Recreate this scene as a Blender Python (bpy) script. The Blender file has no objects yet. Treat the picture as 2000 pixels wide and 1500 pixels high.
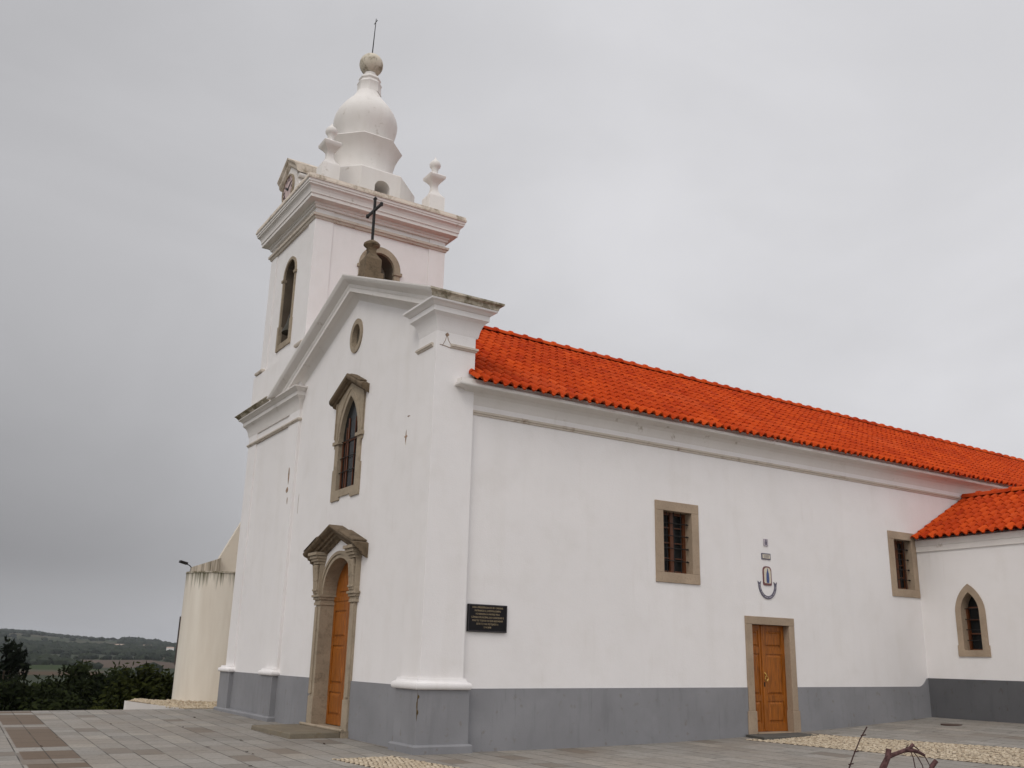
import bpy, bmesh, math, random
from mathutils import Vector, Matrix, noise as mnoise
random.seed(7)
R = math.radians
scene = bpy.context.scene
col = scene.collection

# ------------------------------------------------------------------ camera
YAW, PITCH, ROLL, FPX = R(58.08), R(16.16), R(1.48), 1855.0
CAM = Vector((-8.07, -15.90, 1.65))
fw = Vector((math.cos(PITCH)*math.cos(YAW), math.cos(PITCH)*math.sin(YAW), math.sin(PITCH)))
rt = Vector((math.sin(YAW), -math.cos(YAW), 0))
up = rt.cross(fw)
rt2 = math.cos(ROLL)*rt + math.sin(ROLL)*up
up2 = -math.sin(ROLL)*rt + math.cos(ROLL)*up
cd = bpy.data.cameras.new('camera')
cd.sensor_width = 36.0
cd.lens = FPX/2000.0*36.0
cd.clip_start = 0.05
cd.clip_end = 30000
cam = bpy.data.objects.new('camera', cd)
col.objects.link(cam)
M3 = Matrix((rt2, up2, -fw)).transposed()
cam.matrix_world = Matrix.Translation(CAM) @ M3.to_4x4()
scene.camera = cam

# ------------------------------------------------------------------ light
SUN_EL, SUN_AZ = R(46), R(214)        # azimuth of the sun measured from +X towards +Y
world = bpy.data.worlds.new('World')
scene.world = world
world.use_nodes = True
wn, wl = world.node_tree.nodes, world.node_tree.links
wn.clear()
def N(tree_nodes, t, **kw):
    n = tree_nodes.new(t)
    for k, v in kw.items(): setattr(n, k, v)
    return n
def wmath(op, a, b=None, c=None):
    n = N(wn, 'ShaderNodeMath', operation=op)
    for i, v in enumerate((a, b, c)):
        if v is None: continue
        if isinstance(v, (int, float)): n.inputs[i].default_value = v
        else: wl.new(v, n.inputs[i])
    return n.outputs[0]
def wstep(v, a, b, lo, hi):
    n = N(wn, 'ShaderNodeMapRange', interpolation_type='SMOOTHSTEP')
    wl.new(v, n.inputs[0])
    for i, q in enumerate((a, b, lo, hi)): n.inputs[i+1].default_value = q
    return n.outputs[0]
wout = N(wn, 'ShaderNodeOutputWorld')
wbg = N(wn, 'ShaderNodeBackground')
wl.new(wbg.outputs[0], wout.inputs[0])
sky = N(wn, 'ShaderNodeTexSky', sky_type='NISHITA', sun_disc=False)
sky.sun_elevation = SUN_EL
sky.sun_rotation = R(90) - SUN_AZ
sky.air_density, sky.dust_density, sky.ozone_density = 1.0, 4.0, 1.0
tc = N(wn, 'ShaderNodeTexCoord')
sep = N(wn, 'ShaderNodeSeparateXYZ'); wl.new(tc.outputs['Generated'], sep.inputs[0])
dx, dy, dz = sep.outputs
# overcast cloud deck: brightness by direction
side = wmath('ADD', wmath('MULTIPLY', dx, rt.x), wmath('MULTIPLY', dy, rt.y))       # -1 left .. +1 right of the view
front = wmath('ADD', wmath('MULTIPLY', dx, math.cos(YAW)), wmath('MULTIPLY', dy, math.sin(YAW)))
base = wstep(side, -0.85, 0.42, 0.41, 0.635)
lowdark = wmath('MULTIPLY', wstep(dz, 0.02, 0.50, 1.0, 0.0), wstep(side, -0.50, 0.10, 0.30, 0.0))
val = wmath('MULTIPLY', base, wmath('SUBTRACT', 1.0, lowdark))
# low dark bank with a paler strip beneath it, towards the left
bank = wmath('MULTIPLY', wstep(dz, 0.045, 0.085, 0.0, 1.0), wstep(dz, 0.085, 0.24, 1.0, 0.0))
bank = wmath('MULTIPLY', bank, wstep(side, -0.62, -0.20, 0.24, 0.04))
val = wmath('MULTIPLY', val, wmath('SUBTRACT', 1.0, bank))
hz = wmath('MULTIPLY', wstep(dz, 0.0, 0.07, 1.0, 0.0), wstep(side, -0.6, 0.0, 0.03, 0.03))
val = wmath('ADD', val, hz)
# soft clouds
mapn = N(wn, 'ShaderNodeMapping'); mapn.inputs['Scale'].default_value = (1.2, 1.2, 2.4)
wl.new(tc.outputs['Generated'], mapn.inputs[0])
nz = N(wn, 'ShaderNodeTexNoise'); nz.inputs['Scale'].default_value = 1.7; nz.inputs['Detail'].default_value = 5; nz.inputs['Roughness'].default_value = 0.5
nz.inputs['Distortion'].default_value = 0.6
wl.new(mapn.outputs[0], nz.inputs['Vector'])
val = wmath('MULTIPLY', val, wstep(nz.outputs[0], 0.26, 0.76, 0.90, 1.07))
# brighter deck overhead and behind the viewer
val = wmath('ADD', val, wstep(dz, 0.55, 1.0, 0.0, 0.40))
val = wmath('ADD', val, wstep(front, 0.30, -0.6, 0.0, 0.26))
val = wmath('ADD', val, wstep(side, -0.55, -0.95, 0.0, 0.28))
hs = N(wn, 'ShaderNodeHueSaturation'); hs.inputs['Saturation'].default_value = 0.15; hs.inputs['Value'].default_value = 0.10
wl.new(sky.outputs[0], hs.inputs['Color'])
cr = N(wn, 'ShaderNodeCombineXYZ')
wl.new(wmath('MULTIPLY', val, 9.9), cr.inputs[0]); wl.new(wmath('MULTIPLY', val, 9.88), cr.inputs[1]); wl.new(wmath('MULTIPLY', val, 10.25), cr.inputs[2])
mx = N(wn, 'ShaderNodeMix', data_type='RGBA'); mx.inputs[0].default_value = 0.94
wl.new(hs.outputs[0], mx.inputs[6]); wl.new(cr.outputs[0], mx.inputs[7])
wl.new(mx.outputs[2], wbg.inputs[0])
wbg.inputs[1].default_value = 0.1

sd = bpy.data.lights.new('sun', 'SUN')
sd.energy = 0.75; sd.angle = R(25); sd.color = (1.0, 0.95, 0.88)
sun = bpy.data.objects.new('sun', sd); col.objects.link(sun)
sdir = Vector((math.cos(SUN_EL)*math.cos(SUN_AZ), math.cos(SUN_EL)*math.sin(SUN_AZ), math.sin(SUN_EL)))
sun.rotation_euler = sdir.to_track_quat('Z', 'Y').to_euler()
sun.location = (-20, -20, 40)
vs = scene.view_settings
vs.view_transform = 'Standard'; vs.look = 'None'; vs.exposure = 0.24; vs.gamma = 1.0
scene.cycles.max_bounces = 6

# ------------------------------------------------------------------ materials
def mat(name, build):
    m = bpy.data.materials.new(name); m.use_nodes = True
    nt = m.node_tree; nt.nodes.clear()
    o = nt.nodes.new('ShaderNodeOutputMaterial'); b = nt.nodes.new('ShaderNodeBsdfPrincipled')
    nt.links.new(b.outputs[0], o.inputs[0])
    build(Mt(nt, b)); return m
class Mt:
    def __init__(s, nt, b): s.nt, s.b = nt, b
    def n(s, t, **kw):
        q = s.nt.nodes.new(t)
        for k, v in kw.items(): setattr(q, k, v)
        return q
    def set(s, sock, v):
        if isinstance(v, (int, float)): sock.default_value = v
        elif isinstance(v, (tuple, list)): sock.default_value = tuple(v) + ((1,) if len(v) == 3 and sock.type == 'RGBA' else ())
        else: s.nt.links.new(v, sock)
    def pos(s, scale=(1, 1, 1), rot=(0, 0, 0), loc=(0, 0, 0)):
        g = s.n('ShaderNodeNewGeometry'); m = s.n('ShaderNodeMapping')
        m.inputs['Scale'].default_value = scale; m.inputs['Rotation'].default_value = rot; m.inputs['Location'].default_value = loc
        s.nt.links.new(g.outputs['Position'], m.inputs[0]); return m.outputs[0]
    def noise(s, scale, detail=4, vec=None, rough=0.55, dist=0.0):
        q = s.n('ShaderNodeTexNoise'); q.inputs['Scale'].default_value = scale; q.inputs['Detail'].default_value = detail
        q.inputs['Roughness'].default_value = rough; q.inputs['Distortion'].default_value = dist
        s.nt.links.new(vec if vec is not None else s.pos(), q.inputs['Vector']); return q.outputs[0]
    def ramp(s, v, a, b, lo=0.0, hi=1.0):
        q = s.n('ShaderNodeMapRange'); s.set(q.inputs[0], v)
        for i, x in enumerate((a, b, lo, hi)): q.inputs[i+1].default_value = x
        return q.outputs[0]
    def math(s, op, a, b=0.0):
        q = s.n('ShaderNodeMath', operation=op); s.set(q.inputs[0], a); s.set(q.inputs[1], b); return q.outputs[0]
    def mix(s, f, a, b, mode='MIX'):
        q = s.n('ShaderNodeMix', data_type='RGBA', blend_type=mode); s.set(q.inputs[0], f); s.set(q.inputs[6], a); s.set(q.inputs[7], b); return q.outputs[2]
    def color(s, v): s.set(s.b.inputs['Base Color'], v)
    def rough(s, v): s.set(s.b.inputs['Roughness'], v)
    def spec(s, v): s.b.inputs['Specular IOR Level'].default_value = v
    def bump(s, h, strength=0.3, dist=0.01):
        q = s.n('ShaderNodeBump'); q.inputs['Strength'].default_value = strength; q.inputs['Distance'].default_value = dist
        s.set(q.inputs['Height'], h); s.nt.links.new(q.outputs[0], s.b.inputs['Normal'])
    def attr(s, name):
        q = s.n('ShaderNodeAttribute'); q.attribute_name = name; return q.outputs['Fac']

def m_plaster(c, stain=0.0, stain_c=(0.10, 0.085, 0.04), streak=0.0):
    def f(t):
        a = t.ramp(t.noise(0.55, 5), 0.3, 0.7, 0.0, 1.0)
        cc = t.mix(a, tuple(x*0.955 for x in c), c)
        st = t.noise(1.3, 4, t.pos((2.2, 2.2, 0.22)))
        cc = t.mix(t.ramp(st, 0.52, 0.78, 0.0, 0.10 + streak), cc, (0.50, 0.45, 0.38))
        dr = t.math('MULTIPLY', t.ramp(t.noise(3.4, 4, t.pos((2.4, 2.4, 0.14))), 0.60, 0.76, 0, 1), t.ramp(t.noise(0.8, 3), 0.5, 0.66, 0, 1))
        cc = t.mix(t.math('MULTIPLY', dr, 0.16), cc, (0.42, 0.36, 0.29))
        cc = t.mix(t.ramp(t.noise(1.7, 6, None, 0.62), 0.48, 0.70, 0, 0.13), cc, (0.56, 0.52, 0.46))
        sp = t.noise(9.0, 3)
        cc = t.mix(t.ramp(sp, 0.68, 0.80, 0.0, 0.10), cc, (0.42, 0.36, 0.30))
        if stain > 0:
            s1 = t.noise(3.2, 6, None, 0.65)
            s2 = t.noise(14, 4)
            k = t.ramp(t.math('ADD', t.math('MULTIPLY', s1, 0.75), t.math('MULTIPLY', s2, 0.25)), 0.62-stain*0.35, 0.74-stain*0.25)
            cc = t.mix(t.math('MULTIPLY', k, 0.85), cc, stain_c)
        t.color(cc); t.rough(0.88); t.spec(0.15)
        t.bump(t.math('ADD', t.noise(38, 4), t.math('MULTIPLY', t.noise(2.2, 3), 2.0)), 0.22, 0.012)
    return f
PLASTER = mat('plaster_white', m_plaster((0.80, 0.772, 0.757)))
PLASTER_W = mat('plaster_weathered', m_plaster((0.75, 0.715, 0.68), 0.06, (0.33, 0.27, 0.20), 0.06))
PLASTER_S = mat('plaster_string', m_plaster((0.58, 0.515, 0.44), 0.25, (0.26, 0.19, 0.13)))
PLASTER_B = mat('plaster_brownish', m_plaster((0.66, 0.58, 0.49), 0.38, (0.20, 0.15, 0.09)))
PLASTER_M = mat('plaster_mossy', m_plaster((0.62, 0.56, 0.46), 0.62, (0.09, 0.07, 0.025)))
CREAM = mat('plaster_cream', m_plaster((0.66, 0.595, 0.50), 0.05, (0.32, 0.26, 0.17), 0.22))

def f_streaky(t):     # cream render with black-green runs from the top edge
    g = t.n('ShaderNodeNewGeometry'); s = t.n('ShaderNodeSeparateXYZ'); t.nt.links.new(g.outputs['Position'], s.inputs[0])
    n = t.noise(4.5, 4, t.pos((2.6, 2.6, 0.10)))
    cc = t.mix(t.ramp(n, 0.40, 0.62, 0.0, 0.9), (0.60, 0.53, 0.44), (0.09, 0.07, 0.04))
    t.color(cc); t.rough(0.9); t.spec(0.1)
STREAKY = mat('plaster_streaked', f_streaky)
def f_annex(t):       # runs that fade a short way below the coping (z about 4.05)
    g = t.n('ShaderNodeNewGeometry'); s = t.n('ShaderNodeSeparateXYZ'); t.nt.links.new(g.outputs['Position'], s.inputs[0])
    n = t.noise(5.0, 4, t.pos((2.6, 2.6, 0.12)))
    reach = t.ramp(s.outputs[2], 3.1, 4.05, -0.30, 0.19)
    k = t.ramp(t.math('ADD', n, reach), 0.52, 0.80, 0.0, 0.92)
    n2 = t.noise(1.6, 4, t.pos((2.0, 2.0, 0.25)))
    cc = t.mix(t.ramp(n2, 0.35, 0.75), (0.73, 0.675, 0.585), (0.63, 0.565, 0.475))
    cc = t.mix(k, cc, (0.075, 0.07, 0.03))
    t.color(cc); t.rough(0.9); t.spec(0.1); t.bump(t.noise(30, 4), 0.2, 0.01)
ANNEX = mat('plaster_annex', f_annex)

def m_dado(c):
    def f(t):
        a = t.noise(0.9, 5)
        cc = t.mix(t.ramp(a, 0.3, 0.7), tuple(x*0.88 for x in c), tuple(x*1.06 for x in c))
        st = t.noise(2.4, 5, t.pos((2.0, 2.0, 0.35)))
        cc = t.mix(t.ramp(st, 0.56, 0.78, 0, 0.38), cc, tuple(x*0.62 for x in c))
        sp = t.noise(7.0, 5)
        cc = t.mix(t.ramp(sp, 0.62, 0.72, 0, 0.5), cc, tuple(x*y for x, y in zip(c, (0.72, 0.60, 0.48))))
        run = t.math('MULTIPLY', t.ramp(t.noise(6.0, 3, t.pos((2.2, 2.2, 0.12))), 0.60, 0.72, 0, 1), t.ramp(t.noise(1.1, 3), 0.45, 0.62, 0, 1))
        cc = t.mix(t.math('MULTIPLY', run, 0.45), cc, tuple(x*0.60 for x in c))
        cc = t.mix(t.ramp(t.noise(1.6, 6, None, 0.6), 0.55, 0.75, 0, 0.35), cc, tuple(x*1.22 for x in c))
        t.color(cc); t.rough(0.8); t.spec(0.25); t.bump(t.noise(40, 4), 0.25, 0.01)
    return f
DADO = mat('grey_dado_paint', m_dado((0.238, 0.237, 0.246)))
DADO_D = mat('dark_grey_dado_paint', m_dado((0.105, 0.105, 0.110)))

def m_stone(c, dark=(0.10, 0.08, 0.05), amt=0.5):
    def f(t):
        cc = t.mix(t.ramp(t.noise(2.5, 5), 0.3, 0.7), tuple(x*0.82 for x in c), tuple(min(1, x*1.12) for x in c))
        cc = t.mix(t.ramp(t.noise(45, 3), 0.45, 0.7, 0, 0.35), cc, tuple(x*0.55 for x in c))
        cc = t.mix(t.ramp(t.noise(5, 6, None, 0.65), 0.62-0.15*amt, 0.80, 0, amt), cc, dark)
        t.color(cc); t.rough(0.85); t.spec(0.2); t.bump(t.noise(28, 5), 0.45, 0.012)
    return f
STONE = mat('limestone', m_stone((0.365, 0.298, 0.218), (0.075, 0.058, 0.036), 0.75))
STONE_T = mat('tan_stone', m_stone((0.385, 0.295, 0.212), (0.13, 0.09, 0.055), 0.5))
STONE_D = mat('weathered_dark_stone', m_stone((0.17, 0.125, 0.08), (0.022, 0.017, 0.009), 1.0))
STONE_G = mat('grey_step_stone', m_stone((0.20, 0.17, 0.125), (0.10, 0.065, 0.02), 0.7))
SLABD = mat('dark_slab_stone', m_stone((0.10, 0.095, 0.085), (0.04, 0.04, 0.035), 0.5))

def f_tile(t):
    tint = t.attr('tint')
    cc = t.mix(t.ramp(tint, 0, 1), (0.37, 0.034, 0.006), (0.57, 0.078, 0.012))
    cc = t.mix(t.ramp(t.noise(0.9, 6), 0.42, 0.72, 0, 0.45), cc, (0.30, 0.030, 0.010))
    cc = t.mix(t.ramp(t.noise(20, 4), 0.55, 0.8, 0, 0.30), cc, (0.30, 0.04, 0.015))
    pale = t.ramp(t.noise(0.35, 4, t.pos((1, 1, 1), loc=(3.1, 0, 0))), 0.56, 0.78, 0, 0.22)
    cc = t.mix(pale, cc, (0.62, 0.16, 0.07))
    t.color(cc); t.rough(0.85); t.spec(0.05); t.bump(t.noise(60, 3), 0.15, 0.006)
TILE = mat('clay_tile', f_tile)

def f_wood(t):
    g = t.noise(3.0, 5, t.pos((9, 9, 0.9)), 0.6, 0.4)
    cc = t.mix(t.ramp(g, 0.3, 0.7), (0.15, 0.044, 0.003), (0.40, 0.122, 0.009))
    t.color(cc); t.rough(0.45); t.spec(0.4); t.bump(t.noise(8, 4, t.pos((12, 12, 0.8))), 0.2, 0.004)
WOOD = mat('varnished_wood', f_wood)
def f_sash(t):
    t.color(t.mix(t.ramp(t.noise(4, 4, t.pos((8, 8, 1))), 0.3, 0.7), (0.065, 0.018, 0.004), (0.14, 0.038, 0.007))); t.rough(0.5)
SASH = mat('sash_wood', f_sash)
def plain(c, r=0.6, metal=0.0, spec=0.3, var=0.15, sc=6.0):
    def f(t):
        t.color(t.mix(t.ramp(t.noise(sc, 4), 0.3, 0.7), tuple(x*(1-var) for x in c), tuple(min(1, x*(1+var)) for x in c)))
        t.rough(r); t.b.inputs['Metallic'].default_value = metal; t.spec(spec)
    return f
GLASS = mat('dark_window_glass', plain((0.012, 0.013, 0.013), 0.25, 0, 0.12))
IRON = mat('black_iron', plain((0.018, 0.016, 0.015), 0.6, 0.2, 0.3))
BRASS = mat('brass', plain((0.62, 0.42, 0.12), 0.35, 0.9))
BRONZE = mat('bell_bronze', plain((0.05, 0.045, 0.03), 0.5, 0.5))
INSIDE = mat('dusty_inner_wall', plain((0.40, 0.37, 0.33), 0.9, 0, 0.1))
PLAQ = mat('polished_black_granite', plain((0.008, 0.007, 0.008), 0.35, 0, 0.15))
GOLD = mat('gilt_lettering', plain((0.36, 0.28, 0.17), 0.5, 0.2))
DIAL = mat('clock_dial', plain((0.52, 0.40, 0.38), 0.6))
NUM = mat('dark_numerals', plain((0.06, 0.035, 0.04), 0.6))
SCAR = mat('rust_scar', plain((0.30, 0.21, 0.15), 0.9, 0, 0.1, 0.5, 14))
MAROON = mat('maroon_glaze', plain((0.15, 0.055, 0.055), 0.3, 0, 0.5, 0.35, 40))
CGLAZE = mat('cream_glaze', plain((0.62, 0.56, 0.45), 0.3, 0, 0.5, 0.2, 40))
BGLAZE = mat('blue_glaze', plain((0.05, 0.08, 0.21), 0.3, 0, 0.5, 0.4, 30))
GGLAZE = mat('grey_glaze', plain((0.40, 0.36, 0.40), 0.35, 0, 0.5, 0.25, 40))
DGLAZE = mat('dark_blue_grey_glaze', plain((0.10, 0.095, 0.13), 0.35, 0, 0.5, 0.5, 60))
BARK = mat('pruned_bark', plain((0.095, 0.050, 0.048), 0.85, 0, 0.15, 0.5, 60))
TWIG = mat('thin_bark', plain((0.06, 0.032, 0.030), 0.85, 0, 0.15, 0.3, 40))
TRUNK = mat('trunk_bark', plain((0.07, 0.055, 0.04), 0.9, 0, 0.1, 0.3, 6))
def m_leaf(a, b):
    def f(t):
        t.color(t.mix(t.attr('tint'), a, b)); t.rough(0.85); t.spec(0.04)
    return f
LEAF = mat('dark_leaves', m_leaf((0.007, 0.010, 0.004), (0.026, 0.033, 0.010)))
LEAF_O = mat('olive_leaves', m_leaf((0.010, 0.013, 0.003), (0.042, 0.048, 0.011)))
LEAF_P = mat('pine_leaves', m_leaf((0.004, 0.006, 0.004), (0.014, 0.018, 0.009)))
LEAF_F = mat('far_leaves', m_leaf((0.010, 0.014, 0.010), (0.033, 0.040, 0.025)))
FHOUSE = mat('far_house_white', plain((0.75, 0.73, 0.70), 0.8))
FROOF = mat('far_roof_red', plain((0.42, 0.32, 0.27), 0.8))
DEADLEAF = mat('dead_leaves', plain((0.045, 0.028, 0.018), 0.9, 0, 0.1, 0.4, 20))

# paving: stone slabs in courses that run parallel to the facade, one brown band
def f_pave(t):
    g = t.n('ShaderNodeNewGeometry'); s = t.n('ShaderNodeSeparateXYZ'); t.nt.links.new(g.outputs['Position'], s.inputs[0])
    c = t.n('ShaderNodeCombineXYZ')
    wob = t.noise(0.7, 2)
    u = t.math('ADD', t.math('MULTIPLY', t.math('ADD', s.outputs[1], t.math('MULTIPLY', s.outputs[0], -0.03)), 1.0), t.math('MULTIPLY', wob, 0.05))
    v = t.math('ADD', s.outputs[0], t.math('MULTIPLY', s.outputs[1], -0.045))
    t.nt.links.new(u, c.inputs[0]); t.nt.links.new(v, c.inputs[1])
    br = t.n('ShaderNodeTexBrick'); br.offset = 0.37; br.offset_frequency = 2; br.squash = 0.72; br.squash_frequency = 3
    t.nt.links.new(c.outputs[0], br.inputs['Vector'])
    br.inputs['Color1'].default_value = (0.0, 0.0, 0.0, 1); br.inputs['Color2'].default_value = (1, 1, 1, 1); br.inputs['Mortar'].default_value = (0.5, 0.5, 0.5, 1)
    br.inputs['Scale'].default_value = 1.0; br.inputs['Mortar Size'].default_value = 0.012; br.inputs['Mortar Smooth'].default_value = 0.3
    br.inputs['Brick Width'].default_value = 0.86; br.inputs['Row Height'].default_value = 0.44
    sc = t.n('ShaderNodeSeparateColor'); t.nt.links.new(br.outputs['Color'], sc.inputs[0]); rnd = sc.outputs[0]
    cc = t.mix(rnd, (0.220, 0.205, 0.183), (0.300, 0.281, 0.252))
    cc = t.mix(t.ramp(rnd, 0.90, 0.92, 0, 0.8), cc, (0.315, 0.29, 0.25))
    cc = t.mix(t.ramp(rnd, 0.08, 0.05, 0, 0.6), cc, (0.15, 0.118, 0.09))
    wide = t.noise(0.45, 4); fine = t.noise(16, 5, None, 0.65)
    cc = t.mix(t.ramp(wide, 0.42, 0.72, 0, 0.40), cc, (0.22, 0.165, 0.115))
    cc = t.mix(t.ramp(fine, 0.42, 0.70, 0, 0.45), cc, (0.12, 0.105, 0.09))
    # brown course
    inb = t.math('MULTIPLY', t.ramp(v, -6.11, -6.09), t.ramp(v, -5.27, -5.29))
    wn2 = t.n('ShaderNodeTexWhiteNoise', noise_dimensions='1D'); t.nt.links.new(t.math('FLOOR', t.math('DIVIDE', u, 0.62)), wn2.inputs['W'])
    inb = t.math('MULTIPLY', inb, t.ramp(wn2.outputs[0], 0.36, 0.38))
    cc = t.mix(t.math('MULTIPLY', inb, 0.9), cc, t.mix(fine, (0.085, 0.058, 0.038), (0.15, 0.105, 0.070)))
    joint = t.math('MULTIPLY', br.outputs['Fac'], t.ramp(t.noise(1.1, 3), 0.34, 0.56, 0.25, 1.0))
    cc = t.mix(t.math('MULTIPLY', joint, 0.85), cc, (0.036, 0.029, 0.023))
    moss = t.ramp(t.noise(2.6, 6, None, 0.62), 0.60, 0.74, 0, 0.45)
    cc = t.mix(moss, cc, (0.10, 0.09, 0.05))
    t.color(cc); t.rough(0.8); t.spec(0.25)
    h = t.math('ADD', t.math('MULTIPLY', br.outputs['Fac'], -1.2), t.math('ADD', t.math('MULTIPLY', fine, 0.5), t.math('MULTIPLY', rnd, 0.8)))
    t.bump(h, 0.5, 0.012)
PAVE = mat('stone_paving', f_pave)
def f_cob(t):
    t.color(t.mix(t.attr('tint'), (0.34, 0.265, 0.175), (0.54, 0.455, 0.335))); t.rough(0.8); t.bump(t.noise(60, 3), 0.3, 0.005)
COB = mat('cream_cobbles', f_cob)
SAND = mat('joint_sand', plain((0.085, 0.062, 0.042), 0.95, 0, 0.1, 0.4, 12))
def f_gravel(t):
    v = t.n('ShaderNodeTexVoronoi'); v.inputs['Scale'].default_value = 9.0; t.nt.links.new(t.pos(), v.inputs['Vector'])
    s = t.n('ShaderNodeSeparateColor'); t.nt.links.new(v.outputs['Color'], s.inputs[0])
    cc = t.mix(s.outputs[0], (0.22, 0.15, 0.08), (0.58, 0.48, 0.33))
    cc = t.mix(t.ramp(t.noise(2.2, 5), 0.55, 0.7, 0, 0.6), cc, (0.15, 0.09, 0.05))
    t.color(cc); t.rough(0.9); t.bump(v.outputs['Distance'], 0.8, 0.04)
GRAVEL = mat('gravel', f_gravel)

def f_terrain(t):
    v = t.n('ShaderNodeTexVoronoi'); v.inputs['Scale'].default_value = 0.0085; v.inputs['Randomness'].default_value = 0.9
    w = t.n('ShaderNodeVectorMath', operation='ADD'); t.nt.links.new(t.pos((1.0, 0.55, 0.0)), w.inputs[0])
    nn = t.n('ShaderNodeTexNoise'); nn.inputs['Scale'].default_value = 0.02; t.nt.links.new(t.pos(), nn.inputs['Vector'])
    sc = t.n('ShaderNodeVectorMath', operation='SCALE'); sc.inputs['Scale'].default_value = 30.0; t.nt.links.new(nn.outputs['Color'], sc.inputs[0])
    t.nt.links.new(sc.outputs[0], w.inputs[1]); t.nt.links.new(w.outputs[0], v.inputs['Vector'])
    s = t.n('ShaderNodeSeparateColor'); t.nt.links.new(v.outputs['Color'], s.inputs[0])
    r = t.n('ShaderNodeValToRGB'); t.nt.links.new(s.outputs[0], r.inputs[0])
    el = r.color_ramp.elements; el[0].position = 0; el[0].color = (0.022, 0.028, 0.018, 1); el[1].position = 1; el[1].color = (0.058, 0.062, 0.042, 1)
    for p, c in ((0.35, (0.034, 0.041, 0.025, 1)), (0.62, (0.050, 0.052, 0.035, 1)), (0.80, (0.080, 0.066, 0.048, 1)), (0.88, (0.040, 0.050, 0.028, 1))):
        e = el.new(p); e.color = c
    cc = t.mix(t.ramp(t.noise(0.03, 6), 0.35, 0.7, 0, 0.6), r.outputs[0], (0.035, 0.045, 0.024))
    g = t.n('ShaderNodeNewGeometry'); q = t.n('ShaderNodeSeparateXYZ'); t.nt.links.new(g.outputs['Position'], q.inputs[0])
    def patch(x0, x1, y0, y1, c, cc, soft=10):
        ed = t.math('MULTIPLY', t.math('SUBTRACT', t.noise(0.03, 3), 0.5), 26.0)
        X = t.math('ADD', q.outputs[0], ed); Y = t.math('ADD', q.outputs[1], ed)
        k = t.math('MULTIPLY', t.math('MULTIPLY', t.ramp(X, x0, x0+soft/3), t.ramp(X, x1, x1-soft/3)), t.math('MULTIPLY', t.ramp(Y, y0, y0+soft), t.ramp(Y, y1, y1-soft)))
        return t.mix(t.math('MULTIPLY', k, 0.95), cc, t.mix(t.noise(0.15, 4), tuple(x*0.8 for x in c), c))
    cc = patch(98, 190, 640, 900, (0.100, 0.074, 0.058), cc)
    cc = patch(50, 102, 590, 700, (0.030, 0.045, 0.014), cc)
    cc = patch(40, 92, 500, 572, (0.085, 0.056, 0.036), cc)
    cc = patch(60, 190, 905, 1000, (0.040, 0.052, 0.028), cc)
    t.color(cc); t.rough(1.0); t.spec(0.05)
TERRAIN = mat('farmland', f_terrain)

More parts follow.
